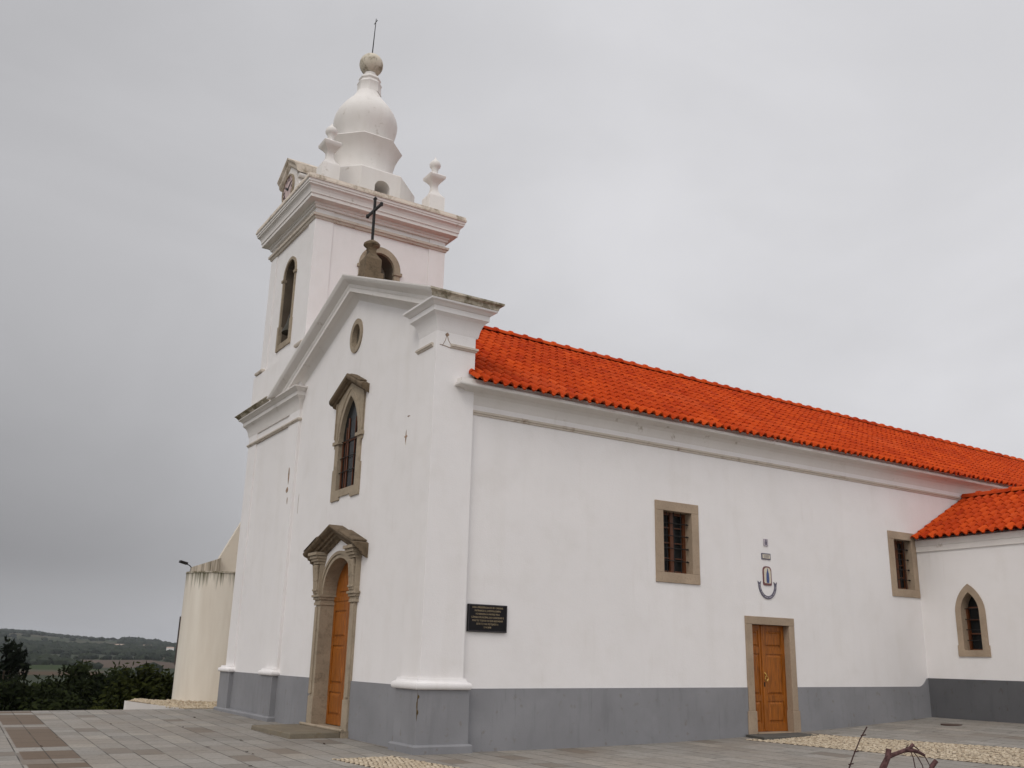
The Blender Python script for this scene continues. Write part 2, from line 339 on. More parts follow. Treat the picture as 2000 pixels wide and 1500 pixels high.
# ------------------------------------------------------------------ mesh helpers
class MB:
    def __init__(s): s.v, s.f, s.m, s.t = [], [], [], []
    def add(s, vs, fs, mi=0, tint=None):
        o = len(s.v); s.v += [tuple(v) for v in vs]
        for f in fs:
            s.f.append([i+o for i in f]); s.m.append(mi); s.t.append(random.random() if tint is None else tint)
    def box(s, x0, x1, y0, y1, z0, z1, mi=0):
        s.hexa([(x0, y0, z0), (x1, y0, z0), (x1, y1, z0), (x0, y1, z0), (x0, y0, z1), (x1, y0, z1), (x1, y1, z1), (x0, y1, z1)], mi)
    def hexa(s, p, mi=0, tint=None):
        s.add(p, [(3, 2, 1, 0), (4, 5, 6, 7), (0, 1, 5, 4), (1, 2, 6, 5), (2, 3, 7, 6), (3, 0, 4, 7)], mi, tint)
    def prism(s, poly, axis, a, b, mi=0):
        n = len(poly)
        def P(q, w):
            if axis == 'X': return (w, q[0], q[1])
            if axis == 'Y': return (q[0], w, q[1])
            return (q[0], q[1], w)
        s.add([P(q, a) for q in poly] + [P(q, b) for q in poly],
              [list(range(n))[::-1], list(range(n, 2*n))] + [(i, (i+1) % n, n+(i+1) % n, n+i) for i in range(n)], mi)
    def lathe(s, n, prof, c, rot=0.0, apothem=False, mi=0, caps=True):
        k = 1/math.cos(math.pi/n) if apothem else 1
        vs = []
        for r, z in prof:
            for i in range(n):
                a = rot + 2*math.pi*i/n
                vs.append((c[0]+r*k*math.cos(a), c[1]+r*k*math.sin(a), z + (c[2] if len(c) > 2 else 0)))
        fs = []
        for j in range(len(prof)-1):
            for i in range(n):
                fs.append((j*n+i, j*n+(i+1) % n, (j+1)*n+(i+1) % n, (j+1)*n+i))
        if caps: fs += [list(range(n))[::-1], list(range((len(prof)-1)*n, len(prof)*n))]
        s.add(vs, fs, mi)
    def sweep(s, path, prof, sign=1, back=0.12, mi=None, z0=0, trim=False):
        # horizontal moulding: path of plan points, prof of (outward offset, z); outward = sign * left normal
        n = len(path); rings = []
        for i, p in enumerate(path):
            ns = []
            for a, b in ((i-1, i), (i, i+1)):
                if a < 0 or b >= n: continue
                d = Vector(path[b]) - Vector(path[a]); d.normalize(); ns.append(Vector((-d.y, d.x))*sign)
            if len(ns) == 2:
                m = ns[0]+ns[1]; m.normalize(); m /= max(0.2, m.dot(ns[0]))
            else: m = ns[0]
            pr = list(prof) + [(-back, prof[-1][1]), (-back, prof[0][1])]
            rings.append([(p[0]+m.x*o, p[1]+m.y*o, z+z0) for o, z in pr])
        if trim: rings.pop(); n -= 1                       # stop at the last mitre
        k = len(rings[0]); vs = [q for r in rings for q in r]
        for i in range(n-1):
            for j in range(k):
                f = (i*k+j, (i+1)*k+j, (i+1)*k+(j+1) % k, i*k+(j+1) % k)
                s.add([vs[q] for q in f], [(0, 1, 2, 3)], mi(j, i) if mi else 0)
        s.add(rings[0], [list(range(k))]); s.add(rings[-1], [list(range(k))[::-1]])
    def rake(s, X0, pts, prof, back=0.1, mi=None, mitre=None, foot=None):
        # raking moulding on a wall facing -X; pts = (y, z) line of its top edge, prof = (outward, vertical offset)
        pr = list(prof) + [(-back, prof[-1][1]), (-back, prof[0][1])]
        rings = [[(X0-o, y, z+v) for o, v in pr] for y, z in pts]; k = len(pr)
        if foot: rings[-1] = [(X0-o, pts[-2][0]+(pts[-2][1]+v-foot[0])/foot[1], foot[0]) for o, v in pr]           # cut level where it lands on a ledge
        if mitre: rings[0] = [(X0-o, pts[0][0]-o, pts[0][1]+v-mitre[1]*o) for o, v in pr]      # first end cut at 45 degrees to meet a return
        for i in range(len(pts)-1):
            for j in range(k):
                s.add([rings[i][j], rings[i+1][j], rings[i+1][(j+1) % k], rings[i][(j+1) % k]], [(0, 1, 2, 3)], mi(j) if mi else 0)
        s.add(rings[0], [list(range(k))]); s.add(rings[-1], [list(range(k))[::-1]])
    def tube(s, pts, rad, n=8, mi=0):
        pts = [Vector(p) for p in pts]
        if not isinstance(rad, (list, tuple)): rad = [rad]*len(pts)
        rings = []
        for i, p in enumerate(pts):
            d = (pts[min(i+1, len(pts)-1)] - pts[max(i-1, 0)]).normalized()
            a = d.cross(Vector((0.31, 0.17, 0.93)))
            if a.length < 1e-3: a = d.cross(Vector((1, 0, 0)))
            a.normalize(); b = d.cross(a)
            rings.append([p + (a*math.cos(2*math.pi*j/n) + b*math.sin(2*math.pi*j/n))*rad[i] for j in range(n)])
        vs = [q for r in rings for q in r]; fs = []
        for i in range(len(pts)-1):
            for j in range(n): fs.append((i*n+j, i*n+(j+1) % n, (i+1)*n+(j+1) % n, (i+1)*n+j))
        fs += [list(range(n))[::-1], list(range((len(pts)-1)*n, len(pts)*n))]
        s.add(vs, fs, mi)
    def build(s, name, mats, parent=None, smooth=False, tint=False, merge=True, bevel=0.0, origin=None):
        me = bpy.data.meshes.new(name)
        off = Vector(origin) if origin else Vector((0, 0, 0))
        me.from_pydata([tuple(Vector(v)-off) for v in s.v], [], s.f)
        if not isinstance(mats, (list, tuple)): mats = [mats]
        for m in mats: me.materials.append(m)
        me.polygons.foreach_set('material_index', s.m)
        if tint:
            at = me.attributes.new('tint', 'FLOAT', 'FACE'); at.data.foreach_set('value', s.t)
        else:
            bm = bmesh.new(); bm.from_mesh(me)
            if merge: bmesh.ops.remove_doubles(bm, verts=bm.verts, dist=1e-5)
            bmesh.ops.recalc_face_normals(bm, faces=bm.faces)
            bm.to_mesh(me); bm.free()
        if smooth:
            me.shade_smooth() if hasattr(me, 'shade_smooth') else None
            if smooth != True:
                try: me.set_sharp_from_angle(angle=R(smooth))
                except Exception: pass
        o = bpy.data.objects.new(name, me); col.objects.link(o)
        o.location = off
        if parent:
            o.parent = parent
            o.matrix_parent_inverse = Matrix.Identity(4)
            o.location = off - parent_world(parent)
        if bevel:
            bv = o.modifiers.new('bevel', 'BEVEL'); bv.width = bevel; bv.segments = 2; bv.limit_method = 'ANGLE'; bv.angle_limit = R(40)
        return o
def parent_world(p):
    v = Vector(p.location)
    while p.parent: p = p.parent; v += Vector(p.location)
    return v
def tag(o, label=None, cat=None, group=None, kind=None):
    if label: o['label'] = label
    if cat: o['category'] = cat
    if group: o['group'] = group
    if kind: o['kind'] = kind
    return o
def empty(name, loc, label, cat, group=None):
    e = bpy.data.objects.new(name, None); col.objects.link(e); e.location = loc; e.empty_display_size = 0.2
    return tag(e, label, cat, group)
def cut(o, cutters):
    cs = []
    for c in cutters:
        q = c.build('cutter', INSIDE)
        md = o.modifiers.new('cut', 'BOOLEAN'); md.operation = 'DIFFERENCE'; md.solver = 'EXACT'; md.object = q; cs.append(q)
    bpy.context.view_layer.update()
    dg = bpy.context.evaluated_depsgraph_get()
    me = bpy.data.meshes.new_from_object(o.evaluated_get(dg))
    mats = list(o.data.materials)
    o.modifiers.clear(); o.data = me
    me.materials.clear()
    for m in mats: me.materials.append(m)
    for p in me.polygons:
        if p.material_index >= len(mats): p.material_index = 0
    for q in cs: bpy.data.objects.remove(q)
    return o
def arch_round(c, hw, z0, zs, n=18, r=None):          # outline (u, z)
    r = r or hw
    return [(c-hw, z0)] + [(c-r*math.cos(math.pi*i/n), zs+r*math.sin(math.pi*i/n)) for i in range(n+1)] + [(c+hw, z0)]
def arch_point(c, hw, z0, zs, za, n=10):
    h = za-zs; rr = (hw*hw+h*h)/(2*hw)                 # arc centres on the springing line
    out = [(c-hw, z0)]
    for i in range(n+1):
        z = zs + h*i/n; d = math.sqrt(max(0, rr*rr-(z-zs)**2)) - (rr-hw); out.append((c-d, z))
    for i in range(n-1, -1, -1):
        z = zs + h*i/n; d = math.sqrt(max(0, rr*rr-(z-zs)**2)) - (rr-hw); out.append((c+d, z))
    return out + [(c+hw, z0)]
def gz(x, y):
    return 0.0025*max(0.0, min(x, 17.0)-1.0)**2 + 0.006*max(0.0, min(y, 16.0))

# ------------------------------------------------------------------ the church
church = empty('church', (0, 0, 0), 'long white church with grey dado, orange tiled roof and square bell tower', 'church')
YC = 4.5
# --- facade wall
mb = MB(); sl = 0.393
mb.prism([(0.3, -0.4), (0.3, 8.55), (0.5, 8.55), (YC, 10.45), (8.25, 10.45-sl*3.75), (8.25, -0.4)], 'X', 0.20, 0.86)
fac = mb.build('facade_wall', PLASTER, church)
c1 = MB(); c1.prism(arch_round(YC, 0.98, -1.0, 2.88, r=0.94), 'X', -0.5, 1.5)
c2 = MB(); c2.prism(arch_point(YC, 0.60, 5.25, 6.5, 7.62), 'X', -0.5, 1.5)
c3 = MB(); c3.prism([(YC+0.29*math.cos(a*math.pi/16), 9.04+0.36*math.sin(a*math.pi/16)) for a in range(32)], 'X', -0.5, 1.5)
cut(fac, [c1, c2, c3])
# dark void behind the openings
mb = MB(); mb.box(0.9, 0.95, 2.5, 7.0, -0.3, 9.8); mb.build('inner_lining', INSIDE, church)
# --- corner pier
mb = MB(); mb.box(0.10, 1.0, 0.10, 0.88, 1.05, 8.62)
mb.build('corner_pier', PLASTER, church, bevel=0.004)
# --- nave walls
mb = MB(); mb.box(0.95, 33, 0.20, 0.8, -0.4, 7.0)
nav = mb.build('nave_wall', PLASTER, church)
cc = []
for x0, x1, z0, z1 in ((5.94, 6.91, 3.5, 5.0), (13.99, 14.80, 3.62, 5.04), (8.5, 9.92, -1, 2.62)):
    q = MB(); q.box(x0, x1, -0.5, 1.5, z0, z1); cc.append(q)
cut(nav, cc)
mb = MB(); mb.box(0.95, 33, 8.4, 9.0, -0.4, 7.0); mb.box(32.4, 33, 0.8, 8.4, -0.4, 7.0); mb.build('nave_wall', PLASTER, church)
mb = MB(); mb.box(1.0, 32, 0.85, 0.9, -0.3, 6.9); mb.build('inner_lining', INSIDE, church)

# --- grey dado
def zt(x): return 1.107 + 0.0096*(x-1.3)
mb = MB()
def dado_y(x0, x1, y, th=0.03):
    mb.hexa([(x0, y, -0.3), (x1, y, -0.3), (x1, y+th+0.05, -0.3), (x0, y+th+0.05, -0.3), (x0, y, zt(x0)), (x1, y, zt(x1)), (x1, y+th+0.05, zt(x1)), (x0, y+th+0.05, zt(x0))])
dado_y(1.0, 8.39, 0.178); mb.build('dado', DADO, church)
mb = MB(); dado_y(10.0, 14.55, 0.178)
# the swept step up to the wing's taller dado
st = [(14.55, -0.3), (14.55, zt(14.55))] + [(14.55+0.34*i/8, zt(14.55)+0.20*(i/8)**2) for i in range(1, 9)] + [(14.98, 1.45), (14.98, -0.3)]
mb.prism(st, 'Y', 0.178, 0.25)
mb.build('dado', DADO, church)
mb = MB(); mb.box(0.17, 0.24, 0.85, 3.42, -0.3, 1.135); mb.build('dado', DADO, church)
mb = MB(); mb.box(0.17, 0.24, 5.78, 8.1, -0.3, 1.135)
mb.build('dado', DADO, church)
mb = MB(); mb.box(0.04, 1.12, 0.04, 0.95, 0.10, 1.09)
mb.build('pier_block', DADO, church, bevel=0.012)
mb = MB(); mb.sweep([(1.13, 0.30), (1.13, 0.04), (0.04, 0.04), (0.04, 0.97), (0.3, 0.97)], [(0.0, -0.2), (0.05, -0.2), (0.055, 0.12), (0.03, 0.15), (0.0, 0.155)], sign=1, back=0.1)
mb.build('base_course', DADO, church)
def cushion(path, zb, h, out):
    q = MB(); pr = [(0.0, zb)]
    for i in range(9):
        a = -math.pi/2 + math.pi*i/8; pr.append((0.0 + out*0.45 + out*0.55*math.cos(a), zb+h*0.33+h*0.33*math.sin(a)))
    pr += [(out*0.22, zb+h*0.70), (out*0.08, zb+h*0.85), (0.0, zb+h)]
    q.sweep(path, pr, sign=1, back=0.2)
    return q.build('plinth_cap', PLASTER, church, smooth=50)
cushion([(1.04, 0.3), (1.04, 0.06), (0.06, 0.06), (0.06, 0.94), (0.25, 0.94)], 1.085, 0.20, 0.085)

# --- entablatures
ENT = [(0.0, 7.92), (0.012, 7.97), (0.02, 8.02), (0.035, 8.08), (0.06, 8.15), (0.085, 8.20), (0.10, 8.22), (0.155, 8.27), (0.165, 8.275), (0.165, 8.385), (0.185, 8.39), (0.20, 8.41), (0.235, 8.44), (0.285, 8.465), (0.29, 8.50)]
CYM = [(0.29, 8.50), (0.30, 8.512), (0.305, 8.54), (0.325, 8.58), (0.36, 8.60), (0.387, 8.61), (0.387, 8.65), (0.10, 8.69)]
mb = MB(); mb.sweep([(1.05, 0.75), (1.05, 0.10), (0.10, 0.10), (0.10, 0.86), (0.24, 0.86)], ENT, sign=1, back=0.05)
mb.build('cornice', PLASTER, church, smooth=14)
mb = MB(); mb.sweep([(1.05, 1.0), (1.05, 0.10), (0.10, 0.10), (0.10, 0.40)], [(-0.05, 8.502)] + CYM, sign=1, back=0.05, trim=True)
mb.box(0.12, 1.05, 0.12, 1.0, 8.5, 8.675)
mb.build('cornice_crown', PLASTER_M, church, smooth=14)
mb = MB()
SC = [(0.0, 7.60), (0.02, 7.61), (0.03, 7.635), (0.05, 7.645), (0.05, 7.685), (0.0, 7.69)]
mb.sweep([(1.0, 0.6), (1.0, 0.10), (0.42, 0.10)], SC, 1); mb.sweep([(0.10, 0.22), (0.10, 0.88), (0.24, 0.88)], SC, 1)
mb.build('string_course', PLASTER_S, church)
# tower bay: front face, pilasters, cornice
mb = MB(); mb.box(0.165, 0.9, 8.0, 12.28, -0.4, 8.6); mb.build('tower_bay_wall', PLASTER, church)
mb = MB(); mb.box(0.135, 0.3, 7.95, 8.75, 1.05, 7.98); mb.build('pilaster', PLASTER, church, bevel=0.004)
mb = MB(); mb.box(0.135, 0.8, 11.55, 12.30, 1.05, 7.98); mb.build('pilaster', PLASTER, church, bevel=0.004)
mb = MB(); mb.sweep([(0.24, 7.95), (0.135, 7.95), (0.135, 12.38), (1.2, 12.38)], ENT, sign=1, back=0.1); mb.box(0.0, 0.9, 7.9, 12.3, 8.49, 8.56)
mb.build('cornice', PLASTER_W, church, smooth=14)
mb = MB(); mb.sweep([(0.135, 9.75), (0.135, 12.38), (1.2, 12.38)], [(0.0, 8.502), (0.29, 8.502), (0.31, 8.52), (0.35, 8.57), (0.39, 8.59), (0.39, 8.61), (0.0, 8.65)], sign=1, back=0.1)
mb.build('cornice_crown', PLASTER_M, church, smooth=14)
mb = MB(); mb.sweep([(0.24, 7.95), (0.135, 7.95), (0.135, 12.30), (1.2, 12.30)], SC, 1); mb.build('string_course', PLASTER_S, church)
mb = MB(); mb.box(0.145, 0.24, 8.05, 12.28, -0.3, 1.13); mb.build('dado', DADO, church)
for ya, yb in ((7.92, 8.80), (11.52, 12.42)):
    mb = MB(); mb.box(0.03, 0.4, ya, yb, 0.10, 1.12); mb.build('pier_block', DADO, church, bevel=0.01)
    cushion([(0.3, ya), (0.05, ya), (0.05, yb), (0.35, yb)], 1.115, 0.17, 0.075)
mb = MB(); mb.sweep([(0.3, 7.90), (0.03, 7.90), (0.03, 12.50), (0.5, 12.50)], [(0.0, -0.2), (0.04, -0.2), (0.045, 0.13), (0.02, 0.16), (0.0, 0.165)], sign=1, back=0.1)
mb.build('base_course', DADO, church)
# raking cornice of the gable
RK = [(0.487, 0.0), (0.487, -0.03), (0.475, -0.06), (0.44, -0.11), (0.37, -0.165), (0.32, -0.20), (0.30, -0.215), (0.29, -0.27), (0.275, -0.30), (0.27, -0.305), (0.27, -0.40), (0.245, -0.405), (0.16, -0.42), (0.10, -0.45), (0.05, -0.50), (0.0, -0.58)]
mb = MB()
GA = 10.532
pts = [(0.2, GA-sl*4.3), (YC, GA), (9.78, GA-0.397*5.28)]
mb.rake(0.20, pts, RK, back=0.05, mitre=(True, sl), foot=(8.50, 0.397))
mb.rake(0.30, [(0.3, GA-sl*4.2-0.01), (YC, GA-0.01), (8.3, GA-0.01-0.397*3.8)], [(-0.05, 0.0), (-0.05, -0.3)], back=0.62)
mb.build('gable_cornice', PLASTER_W, church, smooth=14)

# --- cross on the gable
mb = MB(); cx, cy = 0.42, YC
mb.box(cx-0.23, cx+0.27, cy-0.23, cy+0.23, 10.40, 10.70)
mb.lathe(4, [(0.205, 10.702), (0.205, 11.04), (0.195, 11.07), (0.15, 11.13), (0.10, 11.22), (0.09, 11.31), (0.105, 11.37)], (cx, cy), R(45), True)
ped = mb.build('cross_pedestal', STONE_D, church)
mb = MB(); mb.lathe(12, [(0.10, 11.36), (0.16, 11.41), (0.205, 11.45), (0.21, 11.49), (0.16, 11.54), (0.08, 11.59), (0.04, 11.61)], (cx, cy))
mb.build('pedestal_cap', STONE_D, ped, smooth=35)
mb = MB(); mb.box(cx-0.028, cx+0.028, cy-0.028, cy+0.028, 11.60, 12.72); mb.lathe(4, [(0.028, 12.72), (0.045, 12.75), (0.004, 12.82)], (cx, cy), R(45), True)
mb.box(cx-0.026, cx+0.026, cy-0.40, cy-0.028, 12.40, 12.46); mb.box(cx-0.026, cx+0.026, cy+0.028, cy+0.40, 12.40, 12.46)
for s_ in (-1, 1): mb.box(cx-0.034, cx+0.034, cy+s_*0.42-0.03, cy+s_*0.42+0.03, 12.385, 12.475)
mb.build('iron_cross', IRON, ped)

# --- nave cornice, moulding, roof
mb = MB(); EV = [(0.0, 6.55), (0.015, 6.60), (0.03, 6.66), (0.06, 6.73), (0.11, 6.79), (0.17, 6.82), (0.24, 6.835), (0.335, 6.84), (0.345, 6.86), (0.345, 6.90), (0.30, 6.915), (0.285, 6.92), (0.285, 7.0), (0.0, 7.03)]
mb.sweep([(0.90, 0.35), (0.90, 0.20), (33, 0.20)], EV, sign=-1, back=0.05)
mb.build('eave_cornice', PLASTER_W, church, smooth=14)
mb = MB(); mb.sweep([(1.0, 0.20), (17.2, 0.20)], [(0.0, 6.345), (0.025, 6.35), (0.028, 6.385), (0.05, 6.39), (0.055, 6.43), (0.0, 6.45)], sign=-1)
mb.build('string_course', PLASTER_S, church)

def tiled(mb, E0, E1, R0, R1, pitch=0.232, rows=14, seed=1, k=13, hgt=0.074, rise=0.030):
    rnd = random.Random(seed); E0, E1, R0, R1 = map(Vector, (E0, E1, R0, R1))
    L = (E1-E0).length; n = int(L/pitch)
    nrm = (E1-E0).cross(R0-E0).normalized()
    if nrm.z < 0: nrm = -nrm
    def P(u, v, h): return (E0.lerp(E1, u)).lerp(R0.lerp(R1, u), v) + nrm*h
    def hp(t):
        return hgt*max(0.0, math.sin(math.pi*t/0.62))**0.75 if t < 0.62 else -0.016*math.sin(math.pi*(t-0.62)/0.38)
    for r in range(rows):
        v0 = r/rows - 0.012; v1 = (r+1)/rows + 0.010
        for i in range(n):
            dh = rnd.uniform(-0.004, 0.005); dv = rnd.uniform(-0.005, 0.005); tn = min(1.0, max(0.0, rnd.gauss(0.52, 0.22)))
            lo, hi, lip = [], [], []
            for j in range(k+1):
                t = j/k; u = (i+t*1.0)/n
                lo.append(P(u, v0+dv, hp(t)+rise+dh)); hi.append(P(u, v1, hp(t)*0.93+dh*0.5)); lip.append(P(u, v0+dv, hp(t)+rise+dh-0.030))
            vs = lo+hi+lip; q = k+1
            fs = [(j, j+1, q+j+1, q+j) for j in range(k)] + [(2*q+j, 2*q+j+1, j+1, j) for j in range(k)]
            mb.add(vs, fs, 0, tn)
def ridge_caps(mb, A, B, seed=3, step=0.46, rad=0.135):
    rnd = random.Random(seed); A, B = Vector(A), Vector(B); L = (B-A).length; n = int(L/step); d = (B-A)/n
    sidev = d.cross(Vector((0, 0, 1))).normalized(); upv = sidev.cross(d).normalized()
    for i in range(n):
        tn = rnd.random(); p0 = A + d*i; rings = []
        for f, rr in ((-0.04, 1.0), (0.62, 0.92), (0.80, 0.95), (0.84, 1.18), (0.99, 1.18), (1.02, 0.9)):
            rings.append([p0 + d*f + (sidev*math.cos(math.pi*j/8)*rad*1.15 + upv*math.sin(math.pi*j/8)*rad)*rr for j in range(9)])
        vs = [q for r in rings for q in r]
        mb.add(vs, [(a*9+j, a*9+j+1, (a+1)*9+j+1, (a+1)*9+j) for a in range(5) for j in range(8)] + [[j for j in range(9)]], 0, tn)
def zr(x): return 9.93 - 0.0145*(x-3.78)
mb = MB()
tiled(mb, (0.86, -0.20, 6.965), (33, -0.20, 6.965), (0.86, 4.6, zr(0.86)), (33, 4.6, zr(33)), rows=14, seed=11)
mb.add([(0.9, 9.3, 6.9), (33, 9.3, 6.9), (33, 4.6, zr(33)), (0.9, 4.6, zr(0.9))], [(0, 1, 2, 3)])
mb.add([(1.1, -0.1, 6.94), (33, -0.1, 6.94), (33, 4.6, zr(33)-0.08), (1.1, 4.6, zr(0.9)-0.08)], [(0, 1, 2, 3)])
roof = mb.build('roof', TILE, church, tint=True)
mb = MB(); ridge_caps(mb, (0.9, 4.6, zr(0.9)+0.03), (33, 4.6, zr(33)+0.03)); mb.build('ridge_tiles', TILE, roof, tint=True, smooth=40)

# --- wing on the right
WX, WY = 14.97, -7.0
mb = MB(); mb.prism([(WX, -0.4), (WX, 5.0), (17.4, 6.28), (19.8, 5.0), (19.8, -0.4)], 'Y', WY, 0.24)
wing = mb.build('wing_wall', PLASTER, church)
q = MB(); q.prism(arch_point(-1.19, 0.29, 2.06, 3.05, 3.68), 'X', 14, 15.4)
cut(wing, [q])
mb = MB(); mb.box(14.945, 15.0, WY, 0.178, -0.3, 1.45); mb.build('dado', DADO_D, church)
mb = MB(); mb.box(14.93, 14.98, WY, 0.19, 4.69, 4.995); mb.box(14.915, 14.98, WY, 0.19, 4.84, 4.995); mb.build('wing_eave_board', PLASTER_W, church)
mb = MB()
tiled(mb, (14.76, 0.17, 5.03), (14.76, WY-0.2, 5.03), (17.38, 0.17, 6.40), (17.38, WY-0.2, 6.40), rows=8, seed=5, pitch=0.235)
mb.add([(19.95, 0.17, 5.0), (19.95, WY-0.2, 5.0), (17.38, WY-0.2, 6.40), (17.38, 0.17, 6.40)], [(0, 1, 2, 3)])
mb.add([(14.95, 0.17, 5.06), (14.95, WY-0.1, 5.06), (17.38, WY-0.1, 6.33), (17.38, 0.17, 6.33)], [(0, 1, 2, 3)])
wroof = mb.build('wing_roof', TILE, church, tint=True)
mb = MB(); ridge_caps(mb, (17.38, 0.15, 6.42), (17.38, WY-0.2, 6.42), 9); mb.build('ridge_tiles', TILE, wroof, tint=True, smooth=40)

# --- windows of the side wall
def side_window(ox0, ox1, oz0, oz1, ix0, ix1, iz0, iz1):
    m = MB(); y0, y1 = 0.172, 0.50
    m.box(ox0, ix0, y0, y1, iz0, iz1); m.box(ix1, ox1, y0, y1, iz0, iz1)
    m.box(ox0, ox1, y0-0.003, y1, oz0, iz0); m.box(ox0, ox1, y0-0.003, y1, iz1, oz1)
    w = m.build('window', STONE_T, church, bevel=0.008)
    m = MB(); m.box(ix0, ix1, 0.46, 0.47, iz0, iz1); m.build('pane', GLASS, w)
    m = MB(); a, b = 0.40, 0.45; xm = (ix0+ix1)/2; f = 0.06
    m.box(ix0, ix0+f, a, b, iz0, iz1); m.box(ix1-f-0.02, ix1, a, b, iz0, iz1); m.box(xm-0.05, xm+0.05, a-0.01, b, iz0, iz1)
    for z in (iz0, iz1-f): m.box(ix0+f, xm-0.05, a, b, z, z+f); m.box(xm+0.05, ix1-f-0.02, a, b, z, z+f)
    for kk in (1, 2, 3):
        z = iz0 + (iz1-iz0)*kk/4
        m.box(ix0+f, xm-0.05, a+0.01, b, z-0.012, z+0.012); m.box(xm+0.05, ix1-f-0.02, a+0.01, b, z-0.012, z+0.012)
    m.build('sash', SASH, w)
    m = MB(); 
    for kk in range(4):
        z = iz0 + (iz1-iz0)*(0.20+0.205*kk); m.tube([(ix0-0.02, 0.30, z), (ix1+0.02, 0.30, z)], 0.011, 6)
        for xx in (ix0+0.05, ix1-0.05): m.lathe(8, [(0.0, -0.024), (0.022, -0.016), (0.026, 0), (0.022, 0.016), (0.0, 0.024)], (xx, 0.30, z))
    for kk in range(3):
        xx = ix0 + (ix1-ix0)*(kk+1)/4; m.tube([(xx, 0.315, iz0-0.02), (xx, 0.315, iz1+0.02)], 0.010, 6)
    m.build('grille', IRON, w)
    return w
side_window(5.77, 7.05, 3.35, 5.14, 6.0, 6.84, 3.57, 4.93)
side_window(13.80, 14.94, 3.48, 5.185, 14.02, 14.75, 3.68, 4.98)

# --- side door
mb = MB(); y0, y1 = 0.165, 0.5
for a, b in ((8.40, 8.605), (9.815, 10.0)):
    mb.box(a, b, y0, y1, 0.67, 2.565)
mb.box(8.355, 8.625, y0-0.02, y1, 0.02, 0.67); mb.box(9.79, 10.02, y0-0.02, y1, 0.02, 0.67)
mb.box(8.40, 10.0, y0-0.003, y1, 2.565, 2.745)
sdf = mb.build('side_doorway', STONE_T, church, bevel=0.01)
def door_leaf(u0, u1, z0, z1, place, panels, name, parent, th=0.05):
    # place(u, d, z): d = distance in front of the leaf's plane
    m = MB()
    def bx(a, b, c, d, e, f):
        m.hexa([place(a, e, c), place(b, e, c), place(b, f, c), place(a, f, c), place(a, e, d), place(b, e, d), place(b, f, d), place(a, f, d)])
    bx(u0, u1, z0, z1, 0.0, -th)
    s_ = min(0.10, (u1-u0)*0.2)
    bx(u0, u0+s_, z0, z1, 0.02, 0.001); bx(u1-s_, u1, z0, z1, 0.02, 0.001)
    last = z0
    for a, b in panels:
        bx(u0+s_, u1-s_, last, a, 0.02, 0.001)
        w0, w1 = u0+s_+0.035, u1-s_-0.035
        vs = [place(w0, 0.001, a+0.035), place(w1, 0.001, a+0.035), place(w1, 0.001, b-0.035), place(w0, 0.001, b-0.035)]
        i_ = 0.035
        vs += [place(w0+i_, 0.024, a+0.035+i_), place(w1-i_, 0.024, a+0.035+i_), place(w1-i_, 0.024, b-0.035-i_), place(w0+i_, 0.024, b-0.035-i_)]
        m.add(vs, [(0, 1, 5, 4), (1, 2, 6, 5), (2, 3, 7, 6), (3, 0, 4, 7), (4, 5, 6, 7)])
        last = b
    bx(u0+s_, u1-s_, last, z1, 0.02, 0.001)
    return m.build(name, WOOD, parent)
pl = lambda u, d, z: (u, 0.36-d, z)
PN = [(0.40, 0.88), (1.00, 1.92), (2.06, 2.44)]
door_leaf(8.605, 9.06, 0.22, 2.564, pl, PN, 'door', church)
d2 = door_leaf(9.07, 9.814, 0.22, 2.564, pl, PN, 'door', church)
mb = MB(); mb.box(9.03, 9.10, 0.315, 0.345, 0.24, 2.55); mb.build('meeting_strip', WOOD, d2, bevel=0.008)
mb = MB(); ringc = (9.10, 0.29, 1.40)
mb.tube([(9.10+0.045*math.cos(a*math.pi/8)+0.02, 0.285, 1.37+0.055*math.sin(a*math.pi/8)) for a in range(17)], 0.010, 6)
mb.tube([(9.09, 0.32, 1.50), (9.095, 0.285, 1.47), (9.11, 0.283, 1.425)], 0.013, 6)
mb.build('ring_handle', BRASS, d2)
mb = MB(); mb.box(9.055, 9.085, 0.307, 0.316, 1.19, 1.29); mb.build('keyhole_plate', IRON, d2)
mb = MB(); mb.box(8.6, 9.82, 0.10, 0.5, 0.05, 0.215); mb.build('threshold', STONE_T, sdf)

# --- main portal
mb = MB()
for s_ in (-1, 1):
    a, b = sorted((YC+s_*0.86, YC+s_*1.13))
    mb.box(0.10, 0.62, a, b, 0.75, 2.74)
    a2, b2 = sorted((YC+s_*0.845, YC+s_*1.15)); mb.box(0.085, 0.62, a2, b2, 0.10, 0.75)
    a2, b2 = sorted((YC+s_*0.98, YC+s_*1.12)); mb.box(0.07, 0.10, a2, b2, 0.80, 2.70)          # raised fillet
    for z_, o in ((2.74, 0.03), (2.80, 0.015), (2.86, 0.05), (2.92, 0.085)):
        a2, b2 = sorted((YC+s_*(0.86-o*0.5), YC+s_*(1.17+o))); mb.box(0.10-o, 0.62, a2, b2, z_, z_+0.06 if z_ < 2.9 else 2.97)
